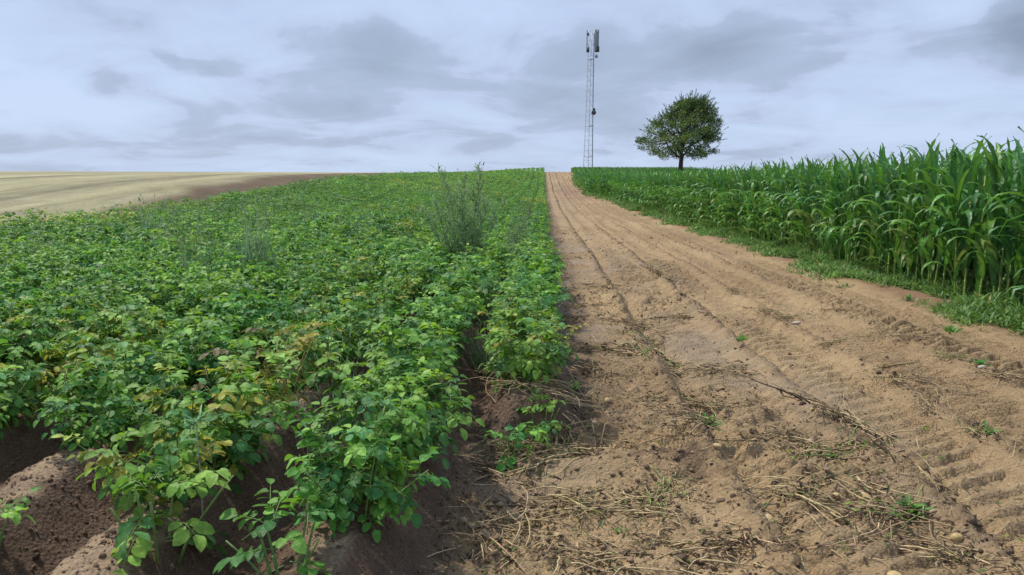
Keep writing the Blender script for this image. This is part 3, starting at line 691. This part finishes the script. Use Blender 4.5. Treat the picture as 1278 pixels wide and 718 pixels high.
for i, (x, y) in enumerate(HAULM):
    gi = i in (0, 2, 4, 7, 10, 25, 16)
    vi = (4 + i % 3) if gi else i % 4
    if vi not in hproto:
        r = empty('withered_haulm', (x, y, 0)); a = link('stems', HV[vi][0], r); b = link('leaves', HV[vi][1], r); hproto[vi] = (r, a, b)
    else:
        pr, pa, pb = hproto[vi]; r = pr.copy(); C.objects.link(r)
        for ch in (pa, pb):
            c = ch.copy(); C.objects.link(c); c.parent = r
    onl = x > 2.2
    dx, dy = (gz(x + .1, y) - gz(x - .1, y)) / .2, (gz(x, y + .1) - gz(x, y - .1)) / .2
    r.location = (x, y, gz(x, y) + .004); r.rotation_euler = (dy * .6, -dx * .6, rg.normal(0, .5) + (math.pi / 2 if onl else 0)); sc = rg.uniform(.95, 1.3) * (.6 if onl else 1); r.scale = (sc, sc, sc * rg.uniform(.7, 1.1))
    if onl: w = 'tangle of dry haulm lying along a dark wheel line right of the strip middle'
    elif gi: w = 'heap of pulled potato haulm with some leaves still green on the bare soil'
    elif y > 5.5: w = 'brown withered potato haulm lying on the middle of the bare strip'
    else: w = 'brown withered potato haulm lying on the churned soil in the foreground'
    tag(r, w, 'potato haulm', w)

# ------------------------------------------------------------------ potatoes and stones left on the soil
M_TUB = plain('potato_skin', (.46, .33, .14), .6, bump=.3, bs=60); M_TUB2 = plain('dusty_potato_skin', (.42, .30, .18), .75, bump=.4, bs=60); M_STONE = plain('pale_stone', (.48, .40, .30), .8, bump=.5, bs=40)
def lump(seed, sx, sy, sz, name, mat, amp=.1):
    import bmesh
    bm = bmesh.new(); bmesh.ops.create_icosphere(bm, subdivisions=3, radius=1); me = bpy.data.meshes.new(name)
    g = np.random.default_rng(seed); ph = g.uniform(0, 6.28, 6)
    for v in bm.verts:
        x, y, z = v.co; f = 1 + amp * (math.sin(2.1 * x + ph[0]) * math.cos(1.7 * y + ph[1]) + .6 * math.sin(3.3 * z + ph[2] + 2 * x)); v.co = (x * sx * f, y * sy * f, z * sz * f)
    for f in bm.faces: f.smooth = True
    bm.to_mesh(me); bm.free(); me.materials.append(mat); return me
TM = [lump(i, .030, .023, .021, 'potato_tuber', M_TUB if i < 3 else M_TUB2) for i in range(5)]
TUB = [(.50, 5.54, 1.25, 0, 'yellow potato lying alone on the smooth mud near the end of the first potato row'), (1.71, 4.72, 1.0, 3, 'round dusty pink potato under the haulm tangle beside the tread marks'),
       (1.10, 3.45, .95, 0, 'upper one of two yellow potatoes close together on the near soil'), (1.05, 3.37, .9, 1, 'lower one of two yellow potatoes close together on the near soil'),
       (1.63, 3.72, 1.15, 2, 'yellow potato beside dark litter, larger of the pair at the lower right'), (1.65, 3.82, .8, 4, 'small dusty potato just behind the larger yellow one at the lower right'),
       (1.47, 3.03, 1.2, 1, 'yellow potato at the bottom edge right of centre'), (1.85, 3.28, .95, 2, 'bright yellow potato above the haulm tangle in the lower right corner')]
for x, y, s, v, lb in TUB:
    o = link('potato_tuber', TM[v], None, (x, y, gz(x, y) + .013 * s)); o.scale = (s,) * 3; o.rotation_euler = (0, rg.uniform(-.3, .3), rg.uniform(0, 6.28)); tag(o, lb, 'potato')
TUBG = [(1.29, 4.68), (1.89, 5.22), (1.51, 3.78), (1.43, 6.7), (1.57, 6.61), (1.70, 6.02), (1.46, 9.41), (.52, 3.58), (1.87, 5.45), (1.85, 3.5), (.08, 3.3), (2.2, 4.3), (.9, 7.4), (1.2, 5.3), (2.0, 3.5), (.7, 4.6), (1.0, 4.2), (2.33, 6.6), (1.75, 7.7), (.35, 4.9)]
for i, (x, y) in enumerate(TUBG):
    s = rg.uniform(.55, .9); o = link('potato_tuber', TM[i % 5], None, (x, y, gz(x, y) + .010 * s)); o.scale = (s,) * 3; o.rotation_euler = (0, rg.uniform(-.4, .4), rg.uniform(0, 6.28))
    tag(o, 'small dusty potato lying half sunk in the crumbly bare soil', 'potato', 'small potatoes left on the bare soil')
SM = lump(50, .052, .036, .026, 'field_stone', M_STONE, .07)
o = link('field_stone', SM, None, (2.89, 5.53, gz(2.89, 5.53) + .012)); o.rotation_euler = (0, .1, -.2); tag(o, 'large pale oval stone lying on the dark wheel line at right', 'stone')
o = link('field_stone', SM, None, (2.80, 8.36, gz(2.80, 8.36) + .012)); o.scale = (.9, .9, .8); tag(o, 'pale yellowish stone on the same wheel line further up the strip', 'stone')
o = link('field_stone', SM, None, (3.67, 6.35, gz(3.67, 6.35) + .012)); o.scale = (.65, .65, .8); tag(o, 'small greyish stone beside the outer wheel line at the right', 'stone')

# ------------------------------------------------------------------ seedlings on the strip
def seedling(seed, n=14, h=.09):
    g = np.random.default_rng(seed); A = Acc(); a = g.uniform(0, 6.28, n); el = g.uniform(.3, 1.3, n)
    D = np.stack([np.cos(a) * np.cos(el), np.sin(a) * np.cos(el), np.sin(el)], 1); NN = np.stack([-np.cos(a) * np.sin(el), -np.sin(a) * np.sin(el), np.cos(el)], 1)
    A.add(*leaves(g.normal(0, .012, (n, 3)) * [1, 1, .3], D, NN, h * g.uniform(.6, 1.2, n), h * .2 * g.uniform(.7, 1.5, n), np.array([.10, .26, .05]) * g.uniform(.8, 1.2, (n, 1)), droop=g.uniform(.1, .6, n), fold=.4))
    return A.mesh('seedling', M_GRASS)
for i, (x, y, n, h, lb) in enumerate([(2.76, 4.70, 9, .10, 'bright green seedling growing from the dark wheel line at right'), (1.78, 3.55, 26, .09, 'bushy green weed tuft among dry haulm at the lower right'), (.36, 3.34, 7, .07, 'tiny green sprout alone on the near bare soil'),
                                      (3.70, 6.45, 20, .09, 'grassy green tuft on the outer wheel line at the right'), (1.05, 4.72, 30, .11, 'green leafy weed tuft poking out of the haulm heap mid-strip'), (.25, 5.75, 22, .08, 'grey green weed tuft at the foot of the first potato row'),
                                      (2.0, 7.6, 18, .09, 'small green tuft on the thin dark line in mid-strip'), (4.45, 8.3, 40, .12, 'green weed cushion at the ragged edge of the verge'), (3.0, 9.9, 22, .10, 'green tuft beside the tread marks further up the strip')]):
    o = link('weed_seedling', seedling(900 + i, n, h), None, (x, y, gz(x, y))); tag(o, lb, 'weed')

# ------------------------------------------------------------------ weeds standing in the potato field
def grass_clump(seed, n=70, h=.75, rad=.16):
    """clump of volunteer cereal: blue green blades and pale ears on stalks"""
    g = np.random.default_rng(seed); A = Acc(); a = g.uniform(0, 6.28, n); el = g.uniform(1.15, 1.5, n)
    D = np.stack([np.cos(a) * np.cos(el), np.sin(a) * np.cos(el), np.sin(el)], 1); NN = np.stack([-np.cos(a) * np.sin(el), -np.sin(a) * np.sin(el), np.cos(el)], 1)
    P = np.stack([g.normal(0, rad * .6, n), g.normal(0, rad * .6, n), g.uniform(0, h * .35, n)], 1)
    A.add(*leaves(P, D, NN, h * g.uniform(.3, .75, n), .011 * g.uniform(.8, 1.3, n), np.array([.14, .25, .13]) * g.uniform(.8, 1.3, (n, 1)), droop=g.uniform(.1, .6, n), fold=.4, T=np.array([0, .35, .7, 1]), Wp=np.array([.7, 1, .7, 0])))
    s = Acc(); e = s
    for i in range(n // 5):
        b = np.array([g.normal(0, rad * .5), g.normal(0, rad * .5), 0]); tp = b + np.array([g.normal(0, .06), g.normal(0, .06), h * g.uniform(.8, 1.15)])
        s.tube([b, b * .5 + tp * .5 + g.normal(0, .01, 3), tp], [.0022, .0018, .0013], (.24, .29, .13), 3)
        d = nrm(tp - b + g.normal(0, .05, 3)); e.tube([tp, tp + d * .03, tp + d * .06, tp + d * .085], [.002, .006, .005, .001], (.26, .33, .17), 5)
    return A.mesh('clump_blades', M_GRASS), s.mesh('clump_stalks', M_STEM)
GV_ = [grass_clump(950 + i, 110, .86 + .05 * i, .17) for i in range(3)]
gp = {}
def put_clump(x, y, vi, sc, lb, group=None):
    if vi not in gp:
        r = empty('cereal_clump', (x, y, 0)); gp[vi] = (r, [link(nm, me, r) for nm, me in zip(('blades', 'seed_stalks'), GV_[vi])])
    else:
        pr, chs = gp[vi]; r = pr.copy(); C.objects.link(r)
        for ch in chs:
            c = ch.copy(); C.objects.link(c); c.parent = r
    r.location = (x, y, gz(x, y)); r.rotation_euler = (0, 0, rg.uniform(0, 6)); r.scale = (sc, sc, sc); tag(r, lb, 'cereal clump', group)
put_clump(-3.72, 9.6, 0, 1.15, 'blue-green volunteer cereal clump standing out of the potato canopy left of centre')
put_clump(-4.35, 9.3, 1, .95, 'shorter blue-green cereal clump beside the tallest one left of centre')
put_clump(-.48, 11.8, 2, .9, 'upright blue-green cereal clump in the furrow to the right of the wispy weed')
put_clump(-.48, 13.6, 1, .95, 'blue-green cereal clump further up the furrow behind the wispy weed')
put_clump(-7.40, 10.9, 2, .78, 'blue-green cereal clump at the left edge of the picture')
put_clump(-.50, 7.85, 0, .60, 'cereal clump with pale ears in the furrow between the first two rows')
put_clump(-.50, 6.2, 1, .45, 'low cereal clump with pale ears in the furrow near the end of the first row')
put_clump(-1.2, 4.35, 2, .62, 'thin grassy tuft in the furrow between the second and third rows')
for x, y in [(-9.6, 19.5), (-.5, 17), (-.47, 20.5), (-8.5, 16), (-5.6, 18), (-3.4, 14.5), (-6.5, 13), (-2.0, 22), (-.5, 25), (-4.2, 26), (-9.5, 28), (-12.5, 25)]:
    put_clump(x, y, int(rg.integers(0, 3)), rg.uniform(.85, 1.05), 'blue-green cereal clump poking through the potato canopy farther back', 'cereal clumps farther back in the potato field')

def dry_stem():
    r = empty('thin_weed', (-1.42, 2.98, gz(-1.42, 2.98)))
    s = Acc(); s.tube([(0, 0, -.02), (.004, 0, .18), (-.004, 0, .38), (.002, 0, .46)], [.004, .0038, .003, .0025], (.42, .42, .33), 6); link('stalk', s.mesh('weed_stalk', M_DRY), r)
    g = np.random.default_rng(3); n = 26; a = g.uniform(0, 6.28, n); el = g.uniform(-.4, 1.3, n); A = Acc()
    D = np.stack([np.cos(a) * np.cos(el), np.sin(a) * np.cos(el), np.sin(el)], 1); NN = np.stack([-np.cos(a) * np.sin(el), -np.sin(a) * np.sin(el), np.cos(el)], 1)
    A.add(*leaves(np.tile([0, 0, .44], (n, 1)) + g.normal(0, .008, (n, 3)), D, NN, g.uniform(.04, .085, n), .009, np.array([.12, .27, .11]) * g.uniform(.8, 1.5, (n, 1)), droop=g.uniform(0, .7, n), fold=.4)); link('leaf_tuft', A.mesh('weed_tuft', M_GRASS), r)
    tag(r, 'single thin pale weed stalk topped by a green tuft in front of the third row', 'weed')
    r = empty('thin_weed', (-1.22, 3.75, gz(-1.22, 3.75))); s = Acc(); s.tube([(0, 0, -.02), (.01, 0, .2), (0, .01, .42)], [.0035, .003, .002], (.42, .40, .30), 5); link('stalk', s.mesh('weed_stalk', M_DRY), r)
    e = Acc()
    for k in range(1):
        b = np.array([0, .01, .40]); d = nrm(np.array([g.normal(0, .3), g.normal(0, .3), 1])); e.tube([b, b + d * .05, b + d * .11], [.002, .005, .001], (.36, .38, .22), 4)
    link('ears', e.mesh('weed_ears', M_GRASS), r); tag(r, 'bare thin stalk with pale drooping ears between the second and third rows', 'weed')
dry_stem()

def wispy_weed():
    x0, y0 = -1.16, 11.3; r = empty('wispy_weed', (x0, y0, gz(x0, y0))); g = np.random.default_rng(77); s = Acc(); A = Acc(); fl = Acc()
    P = []; D = []; NN = []; L = []; col = []
    def leaflets(p, q, n):
        for _ in range(n):
            t = g.random(); b = p + (q - p) * t; d = nrm(nrm(q - p) * .9 + g.normal(0, .5, 3)); P.append(b); D.append(d); NN.append(nrm(g.normal(0, 1, 3) + [0, 0, .5])); L.append(g.uniform(.02, .05)); col.append(np.array([.26, .40, .19]) * g.uniform(.7, 1.4))
    def stem(a, r0, H, lean):
        n = 9; pts = []
        for k in range(n):
            t = k / (n - 1); pts.append((math.cos(a) * (r0 + lean * t ** 1.3), math.sin(a) * (r0 + lean * t ** 1.3), H * t))
        pts = np.array(pts) + g.normal(0, .008, (n, 3)); pts *= [1.1, 1.1, 1.08]; pts[:, 2] -= .03
        s.tube(pts, np.linspace(.009, .002, n), (.15, .17, .09), 5)
        nb = 30
        for b in range(nb):
            t = .14 + .84 * b / nb; i = min(n - 2, int(t * (n - 1))); p = pts[i] + (pts[i + 1] - pts[i]) * (t * (n - 1) - i)
            aa = g.uniform(0, 6.28); Lb = (.46 * (1 - t * .68)) * g.uniform(.6, 1.2); q = [p]; el = g.uniform(.6, 1.0)
            for k in range(4):
                el += .11; q.append(q[-1] + Lb / 4 * np.array([math.cos(aa) * math.cos(el), math.sin(aa) * math.cos(el), math.sin(el)]) + g.normal(0, .006, 3))
            s.tube(np.array(q), np.linspace(.0032, .0012, 5), (.14, .21, .10), 3)
            for k in range(4):
                leaflets(q[k], q[k + 1], 5)
                if k > 0:
                    for _ in range(2):
                        d = nrm(nrm(q[k + 1] - q[k]) + g.normal(0, .5, 3)); e = q[k] + d * g.uniform(.05, .14); s.tube([q[k], e], [.0016, .0010], (.14, .22, .10), 3); leaflets(q[k], e, 6)
        tp = pts[-1]
        if H > 1.6: fl.tube([tp, tp + [.005, 0, .03], tp + [.02, 0, .06]], [.003, .009, .002], (.06, .055, .045), 5)
    for i, (a, r0, H, ln) in enumerate([(3.0, .04, 1.66, .30), (3.4, .05, 1.35, .42), (0.2, .05, 1.70, .20), (.8, .03, 1.45, .28), (1.6, .02, 1.60, .10), (4.7, .04, 1.40, .22), (5.6, .04, 1.25, .42), (2.3, .05, 1.45, .3), (0.0, .03, 1.2, .5), (3.2, .06, 1.1, .5)]): stem(a, r0, H, ln)
    A.add(*leaves(np.array(P), np.array(D), np.array(NN), np.array(L), .008, np.array(col), droop=.2, fold=.2, T=np.array([0, .5, 1.]), Wp=np.array([.5, 1, 0])))
    link('branches', s.mesh('weed_branches', M_STEM), r); link('leaves', A.mesh('weed_leaves', M_GRASS), r); link('seed_heads', fl.mesh('seed_heads', M_DRY), r)
    tag(r, 'tall wispy grey-green bushy weed rising above the potato rows with dark seed tips', 'weed')
wispy_weed()
def flowers():
    m = plain('white_petal', (.8, .8, .78), .6)
    for x, y, z, lb in [(.02, 8.7, .78, 'small white blossom on the first potato row beside the strip'), (-3.9, 13.0, .80, 'small white blossom low in the potato canopy left of the wispy weed')]:
        g = np.random.default_rng(5); A = Acc(); n = 5; a = np.arange(5) * 1.2566
        D = np.stack([np.cos(a), np.sin(a), 0 * a + .4], 1); A.add(*leaves(np.zeros((n, 3)), D, np.tile([0, 0, 1.], (n, 1)), .024, .022, np.full((n, 3), .8), droop=.3, fold=.2))
        A.tube([(0, 0, -.12), (0, 0, 0)], [.0018, .0015], (.2, .3, .1), 4)
        o = link('potato_blossom', A.mesh('blossom', m), None, (x, y, z)); tag(o, lb, 'blossom')
flowers()

# ------------------------------------------------------------------ the lone tree
def tree():
    tx, ty = 19.5, 110.0; tz = gz(tx, ty); r = empty('lone_tree', (tx, ty, tz)); g = np.random.default_rng(21)
    outline = [(-4.0, -2.2, 1.0), (-5.2, 5.4, 1.4), (-6.4, 6.2, 2.2), (-6.5, 6.5, 3.1), (-5.9, 6.1, 4.4), (-4.9, 5.7, 5.6), (-3.6, 5.3, 6.7), (-2.3, 4.9, 7.6), (-1.2, 4.2, 8.4), (.1, 3.2, 8.9)]
    hs = np.array([o[2] for o in outline]) + 1.9; xl = np.array([o[0] for o in outline]); xr = np.array([o[1] for o in outline]); xr[0] = 2.6; 
    low = np.interp
    cl = []
    while len(cl) < 380:
        h = g.uniform(hs[0], hs[-1]); a = np.interp(h, hs, xl); b = np.interp(h, hs, xr); c = (a + b) / 2; w = (b - a) / 2
        u, v = g.uniform(-1, 1, 2); rr = math.hypot(u, v)
        if rr > 1: continue
        if rr < .5 and g.random() < .55 and h < hs[-1] - 2: continue
        if h < 5.0 and rr < .62: continue
        p = np.array([c + u * w * .90, v * w * .85, h * .985]); cl.append(p)
    cl = np.array(cl)
    tk = Acc(); bark = (.085, .068, .052); top = np.array([.25, 0, 4.2])
    tk.tube([(-.05, 0, -.3), (0, 0, 1.2), (.05, 0, 2.6), (.02, 0, 3.6), (.25, .0, 4.8), (.35, .1, 6.2), (.5, 0, 8.0)], [.42, .33, .29, .26, .19, .13, .04], bark, 10)
    link('trunk', tk.mesh('trunk', M_DRY), r)
    # limbs
    lb = Acc(); nodes = []
    for i in range(13):
        a = i * 2.4; el = g.uniform(.5, 1.2); st = np.array([0.03, 0, 2.5 + i * .26]); ln = g.uniform(3.0, 4.6); n = 7; pts = [st]
        for k in range(n):
            e2 = el + (.12 if i < 5 else .05) * k * .5 - .15; a += g.normal(0, .12)
            pts.append(pts[-1] + ln / n * np.array([math.cos(a) * math.cos(e2), math.sin(a) * math.cos(e2), math.sin(e2)]) + g.normal(0, .05, 3))
        pts = np.array(pts); lb.tube(pts, np.linspace(.15, .05, n + 1), bark, 7); nodes += [(p, .06) for p in pts[2:]]
    NP = np.array([n[0] for n in nodes])
    for p in cl:
        d = np.linalg.norm(NP - p, axis=1) + .4 * np.maximum(0, NP[:, 2] - p[2]); q = NP[np.argmin(d)]; n = 5; t = np.linspace(0, 1, n)[:, None]; mid = q * (1 - t) + p * t + np.sin(t * math.pi) * np.array([0, 0, -.25]) + g.normal(0, .08, (n, 3)) * np.sin(t * math.pi)
        lb.tube(mid, np.linspace(.045, .012, n), bark, 4)
    link('limbs', lb.mesh('limbs', M_DRY), r)
    A = Acc(); ctr = np.array([0, 0, 6.0]); per = 84; PP = []; DD = []; NNn = []; CC = []; LL = []
    for p in cl:
        R0 = g.uniform(.45, .85); q = g.normal(0, 1, (per, 3)); q = q / np.linalg.norm(q, axis=1, keepdims=True) * R0 * g.random((per, 1)) ** .45; q[:, 2] *= .75
        PP.append(p + q); d = nrm(q + .5 * g.normal(0, 1, (per, 3)) * R0 + [0, 0, .2]); DD.append(d); NNn.append(g.normal(0, 1, (per, 3)) + [0, 0, .8])
        bc = np.array([(.125, .190, .045), (.090, .150, .048), (.165, .225, .042)][g.integers(0, 3)]) * g.uniform(.8, 1.25); CC.append(bc * g.uniform(.8, 1.25, (per, 1))); LL.append(g.uniform(.14, .26, per))
    # upright leafy shoots that ruffle the outline
    outer = cl[np.argsort(-(np.abs(cl[:, 0]) + .8 * cl[:, 2]))][:210]
    for p in outer:
        for _ in range(2):
            d = nrm(nrm(p - ctr) * [1, 1, .6] + [0, 0, .65] + g.normal(0, .3, 3)); ln = g.uniform(.6, 1.35); s0 = p + g.normal(0, .25, 3); n = 15; t = np.linspace(.2, 1, n)[:, None]
            PP.append(s0 + d * ln * t); DD.append(nrm(d + g.normal(0, .5, (n, 3)))); NNn.append(g.normal(0, 1, (n, 3))); CC.append(np.array([.080, .125, .040]) * g.uniform(.8, 1.25, (n, 1))); LL.append(g.uniform(.12, .22, n))
            A.tube([s0, s0 + d * ln], [.018, .008], (.06, .06, .035), 3)
    PP = np.concatenate(PP); A.add(*leaves(PP, np.concatenate(DD), np.concatenate(NNn), np.concatenate(LL), np.concatenate(LL) * .55, np.concatenate(CC), droop=.3, fold=.3, T=np.array([0, .5, 1.]), Wp=np.array([.1, 1, 0])))
    link('crown', A.mesh('crown', M_TREE), r); tag(r, 'lone broad-crowned deciduous tree standing in the maize on the skyline', 'tree')
tree()

# ------------------------------------------------------------------ the lattice mast
def mast():
    mx, my = 12.5, 215.0; H = 39.3; z0 = gz(mx, my) ; r = empty('lattice_mast', (mx, my, z0)); zz = 0
    st = plain('galvanised_steel', (.42, .45, .49), .5, .6); pan = plain('antenna_shell', (.25, .28, .32), .6); dk = plain('dark_radio_shell', (.06, .07, .08), .6); cb = plain('cable_sheath', (.12, .14, .16), .7)
    def w(z): return np.interp(z, [0, 9, 22, H], [1.28, 1.12, .88, .72])      # distance of a leg from the axis
    off = [(-1.0, -.25), (1.0, -.30), (.12, 1.0)]
    def leg(i, z): return np.array([off[i][0] * w(z) + (.55 * (z / H)), off[i][1] * w(z), z])
    for i in range(3):
        a = Acc(); a.tube([leg(i, z) for z in np.linspace(0, H, 6)], .085 if i == 1 else .055, (1, 1, 1), 8); link('leg', a.mesh('mast_leg', st), r)
    b = Acc(); n = 30; zs = np.linspace(.2, H - .2, n)
    for k in range(n - 1):
        for i in range(3):
            j = (i + 1) % 3
            if k % 2: b.tube([leg(i, zs[k]), leg(j, zs[k + 1])], .024, (1, 1, 1), 4)
            else: b.tube([leg(j, zs[k]), leg(i, zs[k + 1])], .024, (1, 1, 1), 4)
            b.tube([leg(i, zs[k + 1]), leg(j, zs[k + 1])], .018, (1, 1, 1), 4)
    link('bracing', b.mesh('mast_bracing', st), r)
    for z in (5.2, 13.6, 31.5):
        a = Acc()
        for i in range(3): a.tube([leg(i, z), leg((i + 1) % 3, z)], .085, (1, 1, 1), 6)
        link('collar', a.mesh('mast_collar', st), r)
    a = Acc(); p1 = leg(1, 0); a.box((0, 0, 0), (.001, .001, .001), (1, 1, 1))
    a = Acc(); a.tube([leg(1, z) + [-.05, -.14, 0] for z in np.linspace(0, H - 1, 6)], .10, (1, 1, 1), 6); link('cable_run', a.mesh('cable_run', cb), r)
    for (dx, dy, z, h, wd) in [(.42, -.25, H - 2.9, 5.6, .62), (1.08, .15, H - 2.8, 5.5, .46), (.75, -.1, H - 3.1, 4.8, .4)]:
        a = Acc(); c = leg(1, z); a.tube([(c[0] + dx, c[1] + dy, z - h / 2), (c[0] + dx, c[1] + dy, z - h / 2 + .12), (c[0] + dx, c[1] + dy, z + h / 2 - .12), (c[0] + dx, c[1] + dy, z + h / 2)], [wd * .42, wd * .5, wd * .5, wd * .42], (1, 1, 1), 10)
        a.tube([(c[0], c[1], z + 1), (c[0] + dx, c[1] + dy, z + 1)], .05, (1, 1, 1), 5); a.tube([(c[0], c[1], z - 1), (c[0] + dx, c[1] + dy, z - 1)], .05, (1, 1, 1), 5)
        link('panel_antenna', a.mesh('panel_antenna', pan), r)
    a = Acc(); c = leg(0, H - 2.5); a.tube([(c[0] - .45, c[1], H - 5), (c[0] - .45, c[1], H - 4.9), (c[0] - .45, c[1], H - .3), (c[0] - .45, c[1], H - .2)], [.1, .14, .14, .1], (1, 1, 1), 10)
    a.tube([(c[0], c[1], H - 1), (c[0] - .45, c[1], H - 1)], .04, (1, 1, 1), 5); a.tube([(c[0], c[1], H - 4), (c[0] - .45, c[1], H - 4)], .04, (1, 1, 1), 5); link('panel_antenna', a.mesh('panel_antenna', pan), r)
    for (i, dx, z, sz) in [(0, -.15, H - 5.4, (.75, .5, 1.3)), (1, .55, H - 5.2, (.6, .5, 1.7)), (1, 1.15, H - 5.3, (.55, .5, 1.4)), (0, -.15, H - 1.3, (.4, .4, .7))]:
        a = Acc(); c = leg(i, z); a.box((c[0] + dx, c[1] - .2, z), sz, (1, 1, 1)); a.box((c[0] + dx, c[1] - .2 - sz[1] / 2 - .02, z), (sz[0] * .7, .05, sz[2] * .8), (1, 1, 1)); link('radio_unit', a.mesh('radio_unit', dk, False), r)
    a = Acc(); c = leg(1, H - 7.2); a.tube([(c[0] + .35, c[1] - .2, c[2]), (c[0] + .95, c[1] - .35, c[2] + .1)], [.42, .45], (1, 1, 1), 14); link('microwave_dish', a.mesh('microwave_dish', pan), r)
    a = Acc(); c = leg(1, 17.0); a.tube([(c[0] - .2, c[1] - .1, c[2]), (c[0] + .1, c[1] - .5, c[2] + .1), (c[0] + .2, c[1] - .8, c[2] + .15)], [.35, .62, .66], (1, 1, 1), 16); a.box((c[0] + .35, c[1] + .1, c[2] + .9), (.5, .4, .9), (1, 1, 1)); link('microwave_dish', a.mesh('microwave_dish', dk), r)
    tag(r, 'tall slender steel lattice mast with antennas behind the hilltop', 'mast')
mast()
